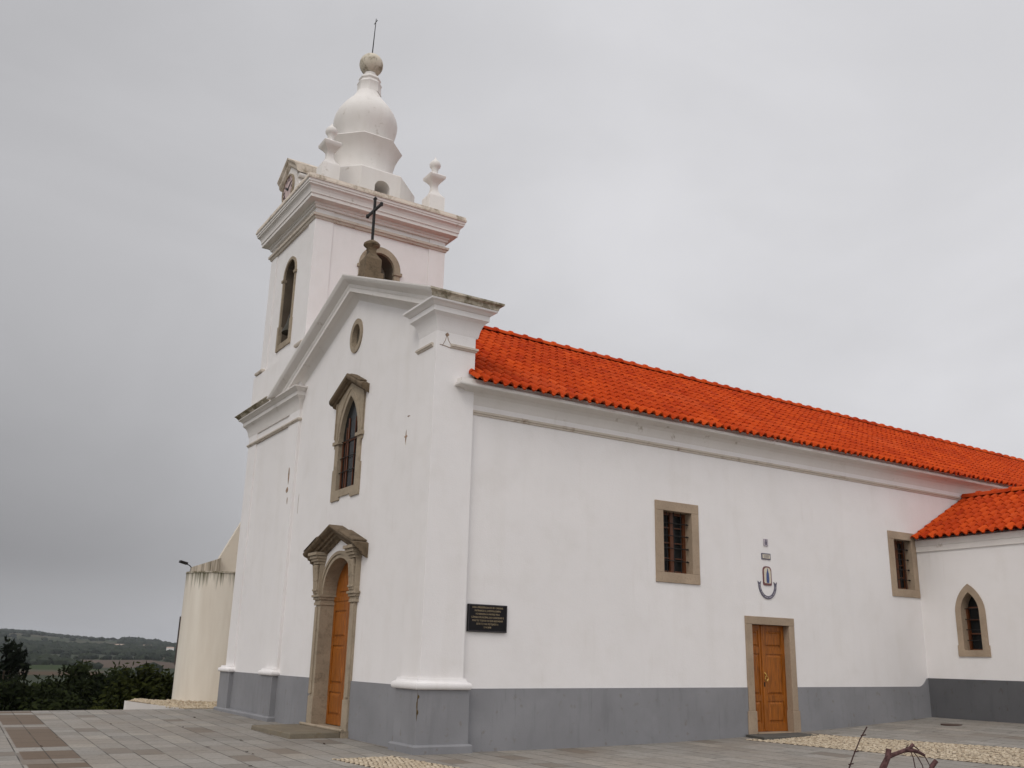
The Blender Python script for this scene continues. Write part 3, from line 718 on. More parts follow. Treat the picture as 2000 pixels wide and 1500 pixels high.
# archivolt
n = 24
for r0, r1, xf in ((0.86, 0.95, 0.13), (0.95, 1.03, 0.105)):
    for i in range(n):
        a0, a1 = math.pi*i/n, math.pi*(i+1)/n
        g = lambda r, a, x: (x, YC+r*math.cos(a), 2.97+(r-0.0)*math.sin(a)*(0.905 if r < 0.9 else 0.91))
        mb.hexa([g(r0, a0, xf), g(r1, a0, xf), g(r1, a0, 0.62), g(r0, a0, 0.62), g(r0, a1, xf), g(r1, a1, xf), g(r1, a1, 0.62), g(r0, a1, 0.62)])
portal = mb.build('portal', STONE, church, bevel=0.006)
portal.location.x += 0.045
for s_ in (-1, 1):
    mb = MB()
    a, b = sorted((YC+s_*0.90, YC+s_*1.19)); mb.box(0.08, 0.24, a, b, 2.972, 3.665)
    for kk in (0.96, 1.045, 1.13):                              # carved rolls
        mb.tube([(0.075, YC+s_*kk, 3.0), (0.06, YC+s_*kk, 3.30), (0.03, YC+s_*kk, 3.64)], [0.030, 0.036, 0.045], 8)
    for z_ in (3.05, 3.28, 3.48): mb.box(0.03, 0.08, a+0.02, b-0.02, z_, z_+0.045)
    for z_, o in ((3.665, 0.03), (3.73, 0.075), (3.79, 0.11), (3.86, 0.15)):
        a2, b2 = sorted((YC+s_*(0.90-o*0.7), YC+s_*(1.19+o*0.8))); mb.box(0.06-o*1.0, 0.24, a2, b2, z_, (3.93 if z_ > 3.85 else z_+0.0645))
    mb.build('console', STONE, portal, bevel=0.006)
mb = MB(); hw = 1.52; ps = 0.345
PR = [(0.33, 0.0), (0.34, -0.03), (0.32, -0.07), (0.28, -0.10), (0.22, -0.12), (0.20, -0.17), (0.15, -0.18), (0.14, -0.24), (0.08, -0.26), (0.05, -0.31), (0.0, -0.31)]
mb.rake(0.20, [(YC-hw, 4.475-ps*hw), (YC, 4.475), (YC+hw, 4.475-ps*hw)], PR, back=0.05)
mb.rake(0.20, [(YC-hw+0.1, 4.49-ps*(hw-0.1)), (YC-0.55, 4.49-ps*0.55)], [(0.31, 0.025), (0.35, 0.0), (0.0, 0.0)], back=0.0)
mb.rake(0.20, [(YC+0.72, 4.49-ps*0.72), (YC+hw-0.04, 4.49-ps*(hw-0.04))], [(0.31, 0.03), (0.355, 0.0), (0.0, 0.0)], back=0.0)
mb.build('pediment', STONE_D, portal)
mb = MB(); mb.box(0.03, 0.62, YC-1.2, YC+1.2, 0.02, 0.155)
mb.tube([(0.03, YC-1.21, 0.16), (0.03, YC+1.21, 0.16)], 0.032, 10); mb.build('threshold', STONE, portal)
# doors
pm = lambda u, d, z: (0.50-d, u, z)
PN2 = [(0.36, 0.86), (1.02, 1.86), (2.02, 2.62)]
door_leaf(YC-0.86, YC-0.006, 0.17, 2.83, pm, PN2, 'door', church)
door_leaf(YC+0.006, YC+0.86, 0.17, 2.83, pm, PN2, 'door', church)
mb = MB(); mb.prism(arch_round(YC, 0.85, 2.93, 2.97, r=0.85), 'X', 0.505, 0.56)
mb.box(0.465, 0.56, YC-0.85, YC+0.85, 2.83, 2.93)
mb.prism([(y, z) for y, z in arch_round(YC, 0.62, 3.05, 3.08, r=0.62)], 'X', 0.485, 0.505)
mb.build('tympanum_panel', WOOD, church)

# --- facade window
outer = [(YC-0.82, 5.10), (YC-0.33, 5.10), (YC-0.33, 5.17), (YC+0.33, 5.17), (YC+0.33, 5.10), (YC+0.82, 5.10), (YC+0.82, 5.84), (YC+0.76, 5.86), (YC+0.76, 6.36), (YC+0.82, 6.38), (YC+0.82, 7.56), (YC, 7.96), (YC-0.82, 7.56), (YC-0.82, 6.38), (YC-0.76, 6.36), (YC-0.76, 5.86), (YC-0.82, 5.84)]
mb = MB(); mb.prism(outer, 'X', 0.165, 0.40)
fw_ = mb.build('window', STONE, church)
q = MB(); q.prism(arch_point(YC, 0.545, 5.34, 6.5, 7.55), 'X', -0.5, 1.5); cut(fw_, [q])
mb = MB()
for s_ in (-1, 1):
    a, b = sorted((YC+s_*0.49, YC+s_*0.86)); mb.box(0.13, 0.42, a, b, 6.46, 6.54)
    o = arch_point(YC, 0.66, 6.55, 6.56, 7.72)[1:-1]
    half = [p for p in o if (p[0]-YC)*s_ >= -1e-6]
    mb.tube([(0.162, p[0], p[1]) for p in half], 0.018, 6)
    mb.box(0.14, 0.17, *sorted((YC+s_*0.78, YC+s_*0.82)), 6.6, 7.5)
mb.build('impost', STONE, fw_)
mb = MB(); mb.rake(0.20, [(YC-0.98, 8.07-0.46*0.98), (YC, 8.07), (YC+0.98, 8.07-0.46*0.98)], [(0.18, 0.0), (0.20, -0.05), (0.19, -0.11), (0.15, -0.15), (0.10, -0.16), (0.08, -0.2), (0.0, -0.22)], back=0.03)
mb.rake(0.20, [(YC-0.80, 8.085-0.46*0.80), (YC-0.2, 8.085-0.46*0.2)], [(0.16, 0.025), (0.19, 0.0), (0.0, 0.0)], back=0.0)
mb.build('hood', STONE_D, fw_)
mb = MB(); mb.prism(arch_point(YC, 0.56, 5.33, 6.5, 7.57), 'X', 0.275, 0.285); mb.build('pane', GLASS, fw_)
mb = MB()
for y, w_ in ((-0.49, 0.05), (-0.20, 0.022), (0.19, 0.05), (0.30, 0.02), (0.49, 0.05)):
    mb.box(0.25, 0.272, YC+y-w_/2, YC+y+w_/2, 5.34, 7.40-abs(y)*1.9)
mb.box(0.252, 0.272, YC-0.54, YC+0.54, 6.47, 6.52); mb.build('sash', SASH, fw_)
mb = MB()
for z_ in (5.76, 6.10, 6.50): mb.tube([(0.225, YC-0.56, z_), (0.225, YC+0.56, z_)], 0.011, 6)
mb.build('grille', IRON, fw_)
# --- oculus
def ell(ry, rz, n=40): return [(YC+ry*math.cos(2*math.pi*i/n), 9.04+rz*math.sin(2*math.pi*i/n)) for i in range(n)]
mb = MB(); mb.prism(ell(0.36, 0.43), 'X', 0.17, 0.50); oc = mb.build('oculus_window', STONE, church)
q = MB(); q.prism(ell(0.235, 0.295), 'X', -0.5, 1.5); cut(oc, [q])
mb = MB(); mb.prism(ell(0.24, 0.30), 'X', 0.30, 0.31); mb.build('pane', mat('dusty_glass', plain((0.10, 0.085, 0.06), 0.4)), oc)
# --- wing window
mb = MB()
oo = arch_point(-1.19, 0.405, 2.28, 3.06, 3.79); oo = [(-1.19-0.43, 2.0), (-1.19-0.43, 2.27)] + oo + [(-1.19+0.43, 2.27), (-1.19+0.43, 2.0)]
mb.prism(oo, 'X', 14.935, 15.3); ww = mb.build('window', STONE_T, church)
q = MB(); q.prism(arch_point(-1.19, 0.245, 2.16, 3.10, 3.58), 'X', 14, 16); cut(ww, [q])
mb = MB(); mb.prism(arch_point(-1.19, 0.25, 2.15, 3.10, 3.6), 'X', 15.24, 15.25); mb.build('pane', GLASS, ww)
mb = MB(); mb.box(15.16, 15.23, -0.995, -0.945, 2.16, 3.2); mb.box(15.16, 15.23, -1.435, -1.385, 2.16, 3.2)
for z_ in (2.16, 2.55, 2.9, 3.2): mb.box(15.17, 15.23, -1.385, -0.995, z_, z_+0.03)
mb.build('sash', SASH, ww)
mb = MB()
for z_ in (2.4, 2.66, 2.92, 3.18): mb.tube([(15.1, -1.44, z_), (15.1, -0.94, z_)], 0.011, 6)
mb.build('grille', IRON, ww)

# --- plaster scars where old wall anchors rust
def scar(pts_):
    for (y, z, w, h) in pts_:
        m = MB(); n_ = 10; vs = []
        for i in range(n_):
            a = 2*math.pi*i/n_; rr = random.uniform(0.6, 1.1); vs.append((y+w*rr*math.cos(a), z+h*rr*math.sin(a)))
        m.prism(vs, 'X', 0.196-0.002*random.random(), 0.21); m.build('rust_scar', SCAR, church)
scar([(1.45, 5.98, 0.025, 0.16), (1.45, 6.0, 0.07, 0.035), (1.37, 6.42, 0.06, 0.018)])
scar([(1.05, 3.62, 0.018, 0.10), (1.02, 4.0, 0.010, 0.30)])
m_ = MB()
for (y, z, w, h) in ((8.35, 6.2, 0.05, 0.28), (8.38, 5.8, 0.09, 0.09), (8.3, 5.5, 0.03, 0.10)):
    vs = [(y+w*random.uniform(0.6, 1.1)*math.cos(2*math.pi*i/9), z+h*random.uniform(0.6, 1.1)*math.sin(2*math.pi*i/9)) for i in range(9)]
    m_ = MB(); m_.prism(vs, 'X', 0.131-0.002*random.random(), 0.16); m_.build('rust_scar', SCAR, church)
m_ = MB()
for (x, z, w, h) in ((0.047, 0.80, 0.009, 0.24), (0.062, 0.96, 0.022, 0.035), (0.056, 0.70, 0.018, 0.05)):
    vs = [(x+w*random.uniform(0.6, 1.1)*math.cos(2*math.pi*i/9), z+h*random.uniform(0.6, 1.1)*math.sin(2*math.pi*i/9)) for i in range(9)]
    m_.prism(vs, 'Y', 0.036, 0.06)
m_.build('chipped_edge', mat('chip_brown', plain((0.10, 0.07, 0.03), 0.9, 0, 0.1, 0.4, 20)), church)

for pts_, r_ in (([(0.33, 0.098, 7.86), (0.30, 0.098, 7.74), (0.24, 0.098, 7.62)], 0.006), ([(0.34, 0.098, 7.86), (0.37, 0.098, 7.76), (0.425, 0.098, 7.68)], 0.007), ([(0.18, 0.098, 7.635), (0.30, 0.098, 7.625), (0.44, 0.098, 7.60)], 0.008)):
    m_ = MB(); m_.tube(pts_, r_, 5); m_.build('plaster_crack', SCAR, church)
m_ = MB(); m_.prism([(0.335+0.05*random.uniform(0.5, 1.1)*math.cos(2*math.pi*i/11), 7.87+0.05*random.uniform(0.5, 1.1)*math.sin(2*math.pi*i/11)) for i in range(11)], 'Y', 0.097, 0.12); m_.build('rust_scar', SCAR, church)
for y_, z_, h_ in ((0.98, 3.30, 0.32), (7.6, 5.6, 0.5)):
    m_ = MB(); m_.tube([(0.199, y_, z_), (0.199, y_+0.015, z_-h_*0.5), (0.199, y_+0.005, z_-h_)], 0.005, 5); m_.build('plaster_crack', SCAR, church)

# ------------------------------------------------------------------ bell tower
TX0, TX1, TY0, TY1 = 0.20, 4.34, 8.20, 11.98
TCX, TCY = 2.27, 10.15
mb = MB(); mb.box(TX0, TX1, TY0, TY1, 8.0, 14.5)
tower = mb.build('bell_tower', [PLASTER, INSIDE], church)
q0 = MB(); q0.box(TX0+0.6, TX1-0.6, TY0+0.6, TY1-0.6, 9.6, 14.2)
q1 = MB(); q1.prism(arch_round(10.06, 0.505, 10.35, 12.53, r=0.505), 'X', -1, 6)
q2 = MB(); q2.prism(arch_round(2.25, 0.50, 10.35, 12.60, r=0.50), 'Y', 6, 14)
cut(tower, [q0, q1, q2])
mb = MB(); mb.box(0.09, 4.5, 7.98, 12.32, 8.3, 9.80); mb.build('tower_base', PLASTER, tower)
mb = MB(); mb.box(0.9, 4.4, 9.0, 12.3, -0.4, 8.3); mb.build('tower_base', PLASTER, tower)
for a, b in ((7.98, 8.85), (11.42, 12.32)):
    mb = MB(); yy = (a, b)
    mb.sweep([(0.4, a+0.22), (0.16, a+0.22), (0.16, b-0.30), (0.6, b-0.30)], [(0.0, 9.80), (0.10, 9.82), (0.12, 9.86), (0.12, 9.90), (0.04, 9.95), (0.0, 9.96)], sign=1)
    mb.build('pilaster_base', PLASTER_S, tower)
for x0, x1, y0, y1 in ((0.17, 0.72, 8.17, 8.72), (3.82, 4.37, 8.17, 8.72), (0.17, 0.72, 11.46, 12.01), (3.82, 4.37, 11.46, 12.01)):
    mb = MB(); mb.box(x0, x1, y0, y1, 9.80, 14.0); mb.build('pilaster', PLASTER, tower, bevel=0.008)
def closed_sweep(prof, name, m, mi=None):
    q = MB(); P4 = [(4.37, 12.01), (4.37, 8.17), (0.17, 8.17), (0.17, 12.01)]
    cxx, cyy = 2.27, 10.15
    rings = [[((p[0]+o*(1 if p[0] > cxx else -1)), p[1]+o*(1 if p[1] > cyy else -1), z) for o, z in prof] for p in P4]; k = len(prof)
    for i in range(4):
        for j in range(k-1):
            a, b = rings[i], rings[(i+1) % 4]; q.add([a[j], b[j], b[j+1], a[j+1]], [(0, 1, 2, 3)], mi(j) if mi else 0)
    q.add([r[-1] for r in rings], [(0, 1, 2, 3)]); q.add([r[0] for r in rings], [(3, 2, 1, 0)])
    return q.build(name, m, tower, smooth=14)
closed_sweep([(0.0, 13.62), (0.03, 13.63), (0.045, 13.69), (0.085, 13.70), (0.095, 13.77), (0.0, 13.80)], 'string_course', PLASTER_S)
closed_sweep([(0.0, 13.95), (0.05, 13.96), (0.06, 14.03), (0.09, 14.035), (0.095, 14.10), (0.28, 14.13), (0.28, 14.235), (0.305, 14.24), (0.305, 14.29), (0.32, 14.36), (0.35, 14.42), (0.40, 14.46), (0.41, 14.465), (0.41, 14.52), (0.43, 14.525), (0.435, 14.60), (0.455, 14.605)], 'cornice', PLASTER_W)
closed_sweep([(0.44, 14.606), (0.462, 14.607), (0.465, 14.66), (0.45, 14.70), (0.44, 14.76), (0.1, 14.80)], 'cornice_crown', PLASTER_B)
# stone surrounds of the belfry openings
o_ = arch_round(10.06, 0.555, 10.23, 12.53, r=0.555)
mb = MB(); mb.prism(o_, 'X', 0.165, 0.222); fr = mb.build('belfry_surround', STONE, tower)
q = MB(); q.prism(arch_round(10.06, 0.465, 10.40, 12.53, r=0.465), 'X', -1, 2); cut(fr, [q])
mb = MB()
for s_ in (-1, 1):
    mb = MB(); mb.box(0.135, 0.26, *sorted((10.06+s_*0.45, 10.06+s_*0.60)), 12.42, 12.50); mb.build('impost', STONE, tower)
    mb = MB(); mb.box(0.15, 0.26, *sorted((10.06+s_*0.46, 10.06+s_*0.60)), 10.22, 11.0); mb.build('jamb_block', STONE, tower)

mb = MB(); mb.prism(arch_round(2.25, 0.66, 10.23, 12.60, r=0.66), 'Y', 8.165, 8.275); fr = mb.build('belfry_surround', STONE, tower)
q = MB(); q.prism(arch_round(2.25, 0.46, 10.42, 12.60, r=0.47), 'Y', 7, 9.5); cut(fr, [q])
for s_ in (-1, 1):
    mb = MB(); mb.box(*sorted((2.25+s_*0.45, 2.25+s_*0.71)), 8.135, 8.27, 12.48, 12.57); mb.build('impost', STONE, tower)
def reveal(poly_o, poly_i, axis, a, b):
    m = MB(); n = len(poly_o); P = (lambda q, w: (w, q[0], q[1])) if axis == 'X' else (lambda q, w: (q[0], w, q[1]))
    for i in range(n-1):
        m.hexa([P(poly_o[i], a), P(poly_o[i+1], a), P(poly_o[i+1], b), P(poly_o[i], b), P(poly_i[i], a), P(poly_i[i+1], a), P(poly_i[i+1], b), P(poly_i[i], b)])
    m.build('shaded_reveal', REVEAL_SHADE, tower)
REVEAL_SHADE = mat('shaded_reveal', m_stone((0.12, 0.095, 0.07), (0.05, 0.04, 0.03), 0.6))  # stone colour set dark to stand for the shade inside the belfry openings
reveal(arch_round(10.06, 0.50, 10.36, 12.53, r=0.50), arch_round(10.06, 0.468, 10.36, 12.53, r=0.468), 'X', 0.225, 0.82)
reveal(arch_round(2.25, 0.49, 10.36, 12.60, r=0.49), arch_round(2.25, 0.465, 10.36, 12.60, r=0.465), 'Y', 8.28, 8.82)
# drum, flare, onion dome
ro = R(22.5)
mb = MB(); mb.lathe(8, [(1.60, 14.75), (1.60, 15.96), (1.58, 16.0)], (TCX, TCY+0.05), ro, True)
drum = mb.build('drum', PLASTER_W, tower)
q = MB(); q.prism(arch_round(2.33, 0.25, 15.02, 15.40, r=0.25), 'Y', 7.5, 9.9); cut(drum, [q])
mb = MB(); mb.lathe(8, [(1.22, 15.99), (0.98, 16.08), (0.93, 16.25), (0.90, 16.50), (0.91, 16.75), (0.96, 16.98), (1.04, 17.18), (1.13, 17.34), (1.16, 17.40), (1.14, 17.43), (0.80, 17.46)], (TCX, TCY+0.05), ro, True)
mb.build('flared_base', PLASTER_W, tower, smooth=50)
def blend_lathe(m, prof, c, n=48):
    vs = []
    for r, z, f in prof:
        for i in range(n):
            a = 2*math.pi*i/n
            aa = (a-0.0) % (math.pi/4) - math.pi/8
            octr = math.cos(math.pi/8)/math.cos(aa - 0.0) if False else 1/ max(0.9239, math.cos(((a+math.pi/8) % (math.pi/4))-math.pi/8)) * 0.965
            rr = r*(1-f) + (r*octr*0.55 + r*0.45)*f
            vs.append((c[0]+rr*math.cos(a), c[1]+rr*math.sin(a), z))
    fs = [(j*n+i, j*n+(i+1) % n, (j+1)*n+(i+1) % n, (j+1)*n+i) for j in range(len(prof)-1) for i in range(n)]
    fs += [list(range(n))[::-1], list(range((len(prof)-1)*n, len(prof)*n))]
    m.add(vs, fs)
mb = MB()
blend_lathe(mb, [(0.82, 17.40, 1), (0.86, 17.58, 1), (0.915, 17.80, 0.9), (0.975, 18.02, 0.8), (1.015, 18.22, 0.7), (1.025, 18.40, 0.6), (0.99, 18.58, 0.6), (0.92, 18.74, 0.6), (0.82, 18.90, 0.7), (0.70, 19.05, 0.7), (0.58, 19.19, 0.8), (0.48, 19.33, 0.9), (0.41, 19.46, 1), (0.385, 19.52, 1)], (TCX, TCY+0.05))
mb.build('onion_dome', PLASTER_W, tower, smooth=30)
mb = MB(); mb.lathe(8, [(0.385, 19.50), (0.365, 19.60), (0.36, 19.78), (0.385, 19.86), (0.37, 19.90), (0.32, 19.93), (0.31, 19.98), (0.345, 20.03), (0.335, 20.08), (0.26, 20.15), (0.20, 20.20), (0.19, 20.30)], (TCX+0.03, TCY+0.05), ro, True)
mb.build('lantern_neck', PLASTER_W, tower, smooth=30)
mb = MB(); mb.lathe(28, [(0.02, 20.26)] + [(0.395*math.sin(math.pi*i/14), 20.655-0.395*math.cos(math.pi*i/14)) for i in range(1, 14)] + [(0.02, 21.05)], (TCX+0.04, TCY+0.05))
mb.build('ball_finial', mat('ball_plaster', m_plaster((0.62, 0.56, 0.46), 0.42, (0.14, 0.11, 0.06))), tower, smooth=True)
mb = MB(); bx_, by_ = TCX+0.04, TCY+0.05
mb.tube([(bx_, by_, 20.98), (bx_+0.05, by_, 22.50)], [0.022, 0.012], 6)
mb.tube([(bx_+0.046, by_-0.13, 22.36), (bx_+0.046, by_+0.13, 22.36)], 0.012, 6); mb.build('spire_rod', IRON, tower)
# pinnacles at the corners
def pinnacle(x, y):
    m = MB()
    m.lathe(4, [(0.265, 14.75), (0.265, 15.50), (0.25, 15.54), (0.15, 15.66), (0.105, 15.78), (0.09, 15.90), (0.10, 15.97), (0.15, 16.05), (0.22, 16.13), (0.265, 16.18), (0.275, 16.26), (0.25, 16.29), (0.11, 16.33)], (x, y), R(45), True)
    m.lathe(14, [(0.115, 16.32), (0.095, 16.40), (0.10, 16.50), (0.125, 16.57), (0.13, 16.58), (0.165, 16.62), (0.18, 16.68), (0.17, 16.75), (0.12, 16.82), (0.06, 16.87), (0.02, 16.95), (0.005, 16.98)], (x, y))
    return m.build('pinnacle', PLASTER_W, tower, smooth=35)
for x, y in ((0.54, 8.52), (4.05, 8.52), (0.54, 11.68), (4.05, 11.68)): pinnacle(x, y)
# clock gable
GY = 10.18
mb = MB(); mb.prism([(GY-0.64, 14.72), (GY+0.64, 14.72), (GY+0.64, 15.72), (GY, 16.14), (GY-0.64, 15.72)], 'X', -0.06, 1.0)
for s_ in (-1, 1):
    o = [(GY+s_*0.60, 14.72), (GY+s_*1.20, 14.72)] + [(GY+s_*(0.64+0.50*(1-i/8)**1.7), 14.86+0.62*(i/8)) for i in range(9)]
    mb.prism(o if s_ > 0 else o[::-1], 'X', 0.0, 0.30)
    mb.tube([(-0.03, GY+s_*1.15, 14.86), (0.32, GY+s_*1.15, 14.86)], 0.11, 14); mb.tube([(-0.03, GY+s_*0.72, 15.52), (0.32, GY+s_*0.72, 15.52)], 0.07, 12)
mb.build('clock_gable', PLASTER_W, tower)
mb = MB(); mb.rake(-0.06, [(GY-0.80, 16.36-0.62*0.80), (GY, 16.36), (GY+0.80, 16.36-0.62*0.80)], [(0.15, 0.0), (0.15, -0.05), (0.11, -0.10), (0.08, -0.14), (0.07, -0.22), (0.03, -0.27), (0.0, -0.28)], back=1.06)
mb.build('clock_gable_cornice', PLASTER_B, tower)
mb = MB(); CZ = 15.31
mb.tube([(-0.062, GY, CZ), (-0.09, GY, CZ)], 0.45, 40, 0)
dial = mb.build('clock', DIAL, church, smooth=30)
mb = MB()
n = 40
for i in range(n):
    a0, a1 = 2*math.pi*i/n, 2*math.pi*(i+1)/n; g = lambda r, a, x: (x, GY+r*math.cos(a), CZ+r*math.sin(a))
    mb.hexa([g(0.44, a0, -0.12), g(0.49, a0, -0.12), g(0.49, a0, -0.06), g(0.44, a0, -0.06), g(0.44, a1, -0.12), g(0.49, a1, -0.12), g(0.49, a1, -0.06), g(0.44, a1, -0.06)])
mb.build('dial_ring', STONE, dial)
def textmesh(txt, size, name, m, mtx, parent, depth=0.0, space=1.0, align='CENTER'):
    cu = bpy.data.curves.new('lettering', 'FONT'); cu.body = txt; cu.size = size; cu.align_x = align; cu.align_y = 'CENTER'; cu.extrude = depth; cu.space_line = space; cu.resolution_u = 2
    t = bpy.data.objects.new('lettering', cu); col.objects.link(t)
    bpy.context.view_layer.update(); dg = bpy.context.evaluated_depsgraph_get()
    me = bpy.data.meshes.new_from_object(t.evaluated_get(dg)); bpy.data.objects.remove(t)
    me.materials.clear(); me.materials.append(m); me.transform(mtx)
    o = bpy.data.objects.new(name, me); col.objects.link(o); o.parent = parent
    if parent: me.transform(Matrix.Translation(-parent_world(parent)))
    return o
mb = MB()
ROM = ['XII', 'I', 'II', 'III', 'IIII', 'V', 'VI', 'VII', 'VIII', 'IX', 'X', 'XI']
for h in range(12):
    a = h*math.pi/6                                # clockwise seen from -X (viewer sees +Y to the left)
    mt = Matrix.Translation((-0.094, GY-0.335*math.sin(a), CZ+0.335*math.cos(a))) @ Matrix.Rotation(R(-90), 4, 'Z') @ Matrix.Rotation(R(90), 4, 'X') @ Matrix.Rotation(-a, 4, 'Z') @ Matrix.Scale(0.62, 4, (1, 0, 0))
    textmesh(ROM[h], 0.19, 'numeral', NUM, mt, dial, 0.003)
def hand(ang, ln, w):
    m = MB(); d = Vector((0, -math.sin(ang), math.cos(ang))); p = Vector((0, d.z, -d.y)); c = Vector((-0.105, GY, CZ))
    q = [c-d*0.06+p*w, c+d*ln*0.8+p*w*1.4, c+d*ln, c+d*ln*0.8-p*w*1.4, c-d*0.06-p*w]
    m.add([tuple(v) for v in q] + [tuple(v+Vector((0.008, 0, 0))) for v in q], [(0, 1, 2, 3, 4), (9, 8, 7, 6, 5)] + [(i, (i+1) % 5, 5+(i+1) % 5, 5+i) for i in range(5)])
    m.build('clock_hand', IRON, dial)
hand(R(55), 0.30, 0.020); hand(R(-62), 0.24, 0.026)

# bell hung in the front opening
bell = empty('church_bell', (0.48, 10.06, 10.72), 'dark bronze bell hanging in the tall front opening of the tower', 'bell')
mb = MB(); mb.lathe(24, [(0.0, 0.02), (0.30, 0.0), (0.365, -0.0), (0.34, 0.08), (0.27, 0.22), (0.225, 0.42), (0.20, 0.56), (0.13, 0.64), (0.05, 0.66)], (0.48, 10.06, 10.72)); mb.build('bell_body', BRONZE, bell, smooth=40)
mb = MB(); mb.box(0.41, 0.55, 9.62, 10.50, 11.42, 11.56); mb.box(0.45, 0.51, 10.0, 10.12, 11.34, 11.42); mb.build('headstock', mat('old_oak', plain((0.05, 0.04, 0.03), 0.8)), bell)

# ------------------------------------------------------------------ things on and by the walls
pq = empty('memorial_plaque', (1.52, 0.17, 2.39), 'polished black stone plaque with gilt lettering on the side wall near the corner', 'plaque')
mb = MB(); mb.box(1.085, 1.955, 0.15, 0.205, 2.135, 2.645); mb.build('slab', PLAQ, pq, bevel=0.004)
LN = ['SOB A PRESIDÊNCIA DO SR. CARDEAL', 'PATRIARCA D. JOSÉ POLICARPO', 'FOI BENZIDA A MATRIZ PELA', 'CÂMARA MUNICIPAL DO CONCELHO E', 'POR TI E TODOS OS QUE AJUDARAM', 'ESTE É O DIA FESTEJADO A', '27-4-2008']
for i, s_ in enumerate(LN):
    textmesh(s_, 0.047, 'lettering', GOLD, Matrix.Translation((1.515, 0.1475, 2.585-0.061*i)) @ Matrix.Rotation(R(90), 4, 'X') @ Matrix.Scale(0.86, 4, (1, 0, 0)), pq, 0.001)
mb = MB()
F = [(1.10, 2.15), (1.94, 2.15), (1.94, 2.63), (1.10, 2.63)]
for i in range(4):
    a, b = F[i], F[(i+1) % 4]; mb.tube([(a[0], 0.149, a[1]), (b[0], 0.149, b[1])], 0.0035, 4)
mb.build('engraved_border', mat('grey_engraving', plain((0.10, 0.09, 0.10), 0.5)), pq)

t1 = empty('figure_tile', (9.2, 0.19, 4.48), 'small pale glazed tile with a dark figure, topmost above the side door', 'tile')
mb = MB(); mb.box(9.13, 9.27, 0.182, 0.205, 4.395, 4.56); mb.build('tile', GGLAZE, t1)
mb = MB(); mb.prism([(9.175, 4.42), (9.225, 4.42), (9.23, 4.48), (9.212, 4.52), (9.218, 4.54), (9.20, 4.552), (9.182, 4.54), (9.188, 4.52), (9.17, 4.48)], 'Y', 0.178, 0.181); mb.build('painted_figure', DGLAZE, t1)
t2 = empty('inscription_tile', (9.19, 0.19, 4.15), 'oblong glazed tile with dark border and lines of writing, above the blue figure panel', 'tile')
mb = MB(); mb.box(9.04, 9.335, 0.182, 0.205, 4.075, 4.22); mb.build('border', DGLAZE, t2)
mb = MB(); mb.box(9.065, 9.31, 0.177, 0.181, 4.10, 4.195); mb.build('tile', CGLAZE, t2)
mb = MB()
for i in range(3):
    x = 9.08 + 0.012*i; 
    while x < 9.29-0.02*i:
        w = random.uniform(0.012, 0.03); mb.box(x, min(x+w, 9.295), 0.1755, 0.1765, 4.168-0.027*i, 4.182-0.027*i); x += w+0.008
mb.build('lettering', DGLAZE, t2)
t3 = empty('glazed_picture', (9.19, 0.19, 3.48), 'upright rounded tile panel with maroon border and a blue robed figure', 'tile picture')
def rrect(x0, x1, z0, z1, r, n=5):
    o = []
    for cx_, cz_, a0 in ((x1-r, z1-r, 0), (x0+r, z1-r, 90), (x0+r*0.4, z0+r*0.4, 180), (x1-r*0.4, z0+r*0.4, 270)):
        rr = r if a0 < 180 else r*0.4
        for i in range(n+1): a = R(a0+90*i/n); o.append((cx_+rr*math.cos(a), cz_+rr*math.sin(a)))
    return o
mb = MB(); mb.prism(rrect(9.055, 9.335, 3.47, 3.915, 0.10), 'Y', 0.182, 0.205); mb.build('border', MAROON, t3)
mb = MB(); mb.prism(rrect(9.085, 9.305, 3.52, 3.885, 0.09), 'Y', 0.177, 0.181); mb.build('tile', CGLAZE, t3)
mb = MB(); mb.prism([(9.16, 3.53), (9.24, 3.53), (9.248, 3.62), (9.24, 3.74), (9.222, 3.80), (9.212, 3.82), (9.215, 3.85), (9.20, 3.868), (9.185, 3.85), (9.188, 3.82), (9.178, 3.80), (9.158, 3.74), (9.152, 3.62)], 'Y', 0.173, 0.176); mb.build('painted_figure', BGLAZE, t3)
t4 = empty('ribbon_tile', (9.19, 0.19, 3.15), 'curved ribbon of grey glazed tiles hung like a smile under the figure panel', 'tile')
mb = MB(); n = 28; C0 = (9.19, 3.49)
for i in range(n):
    a0, a1 = math.pi+math.pi*i/n, math.pi+math.pi*(i+1)/n; g = lambda r, a, y: (C0[0]+r*0.90*math.cos(a), y, C0[1]+r*math.sin(a)*1.02)
    mb.hexa([g(0.26, a0, 0.182), g(0.33, a0, 0.182), g(0.33, a0, 0.205), g(0.26, a0, 0.205), g(0.26, a1, 0.182), g(0.33, a1, 0.182), g(0.33, a1, 0.205), g(0.26, a1, 0.205)])
for s_ in (-1, 1):
    x = C0[0]+s_*0.265
    mb.prism([(x-0.035, 3.49), (x+0.035, 3.49), (x+0.05, 3.56), (x, 3.52), (x-0.05, 3.56)], 'Y', 0.182, 0.2)
mb.build('ribbon', DGLAZE, t4)
mb = MB()
for i in range(n):
    if i % 5 == 4 or i == n-1:
        mb.build('lettering', GGLAZE, t4); mb = MB(); continue
    a0, a1 = math.pi+math.pi*(i+0.15)/n, math.pi+math.pi*(i+0.8)/n; g = lambda r, a, y: (C0[0]+r*0.90*math.cos(a), y, C0[1]+r*math.sin(a)*1.02)
    mb.hexa([g(0.283, a0, 0.179), g(0.305, a0, 0.179), g(0.305, a0, 0.1815), g(0.283, a0, 0.1815), g(0.283, a1, 0.179), g(0.305, a1, 0.179), g(0.305, a1, 0.1815), g(0.283, a1, 0.1815)])

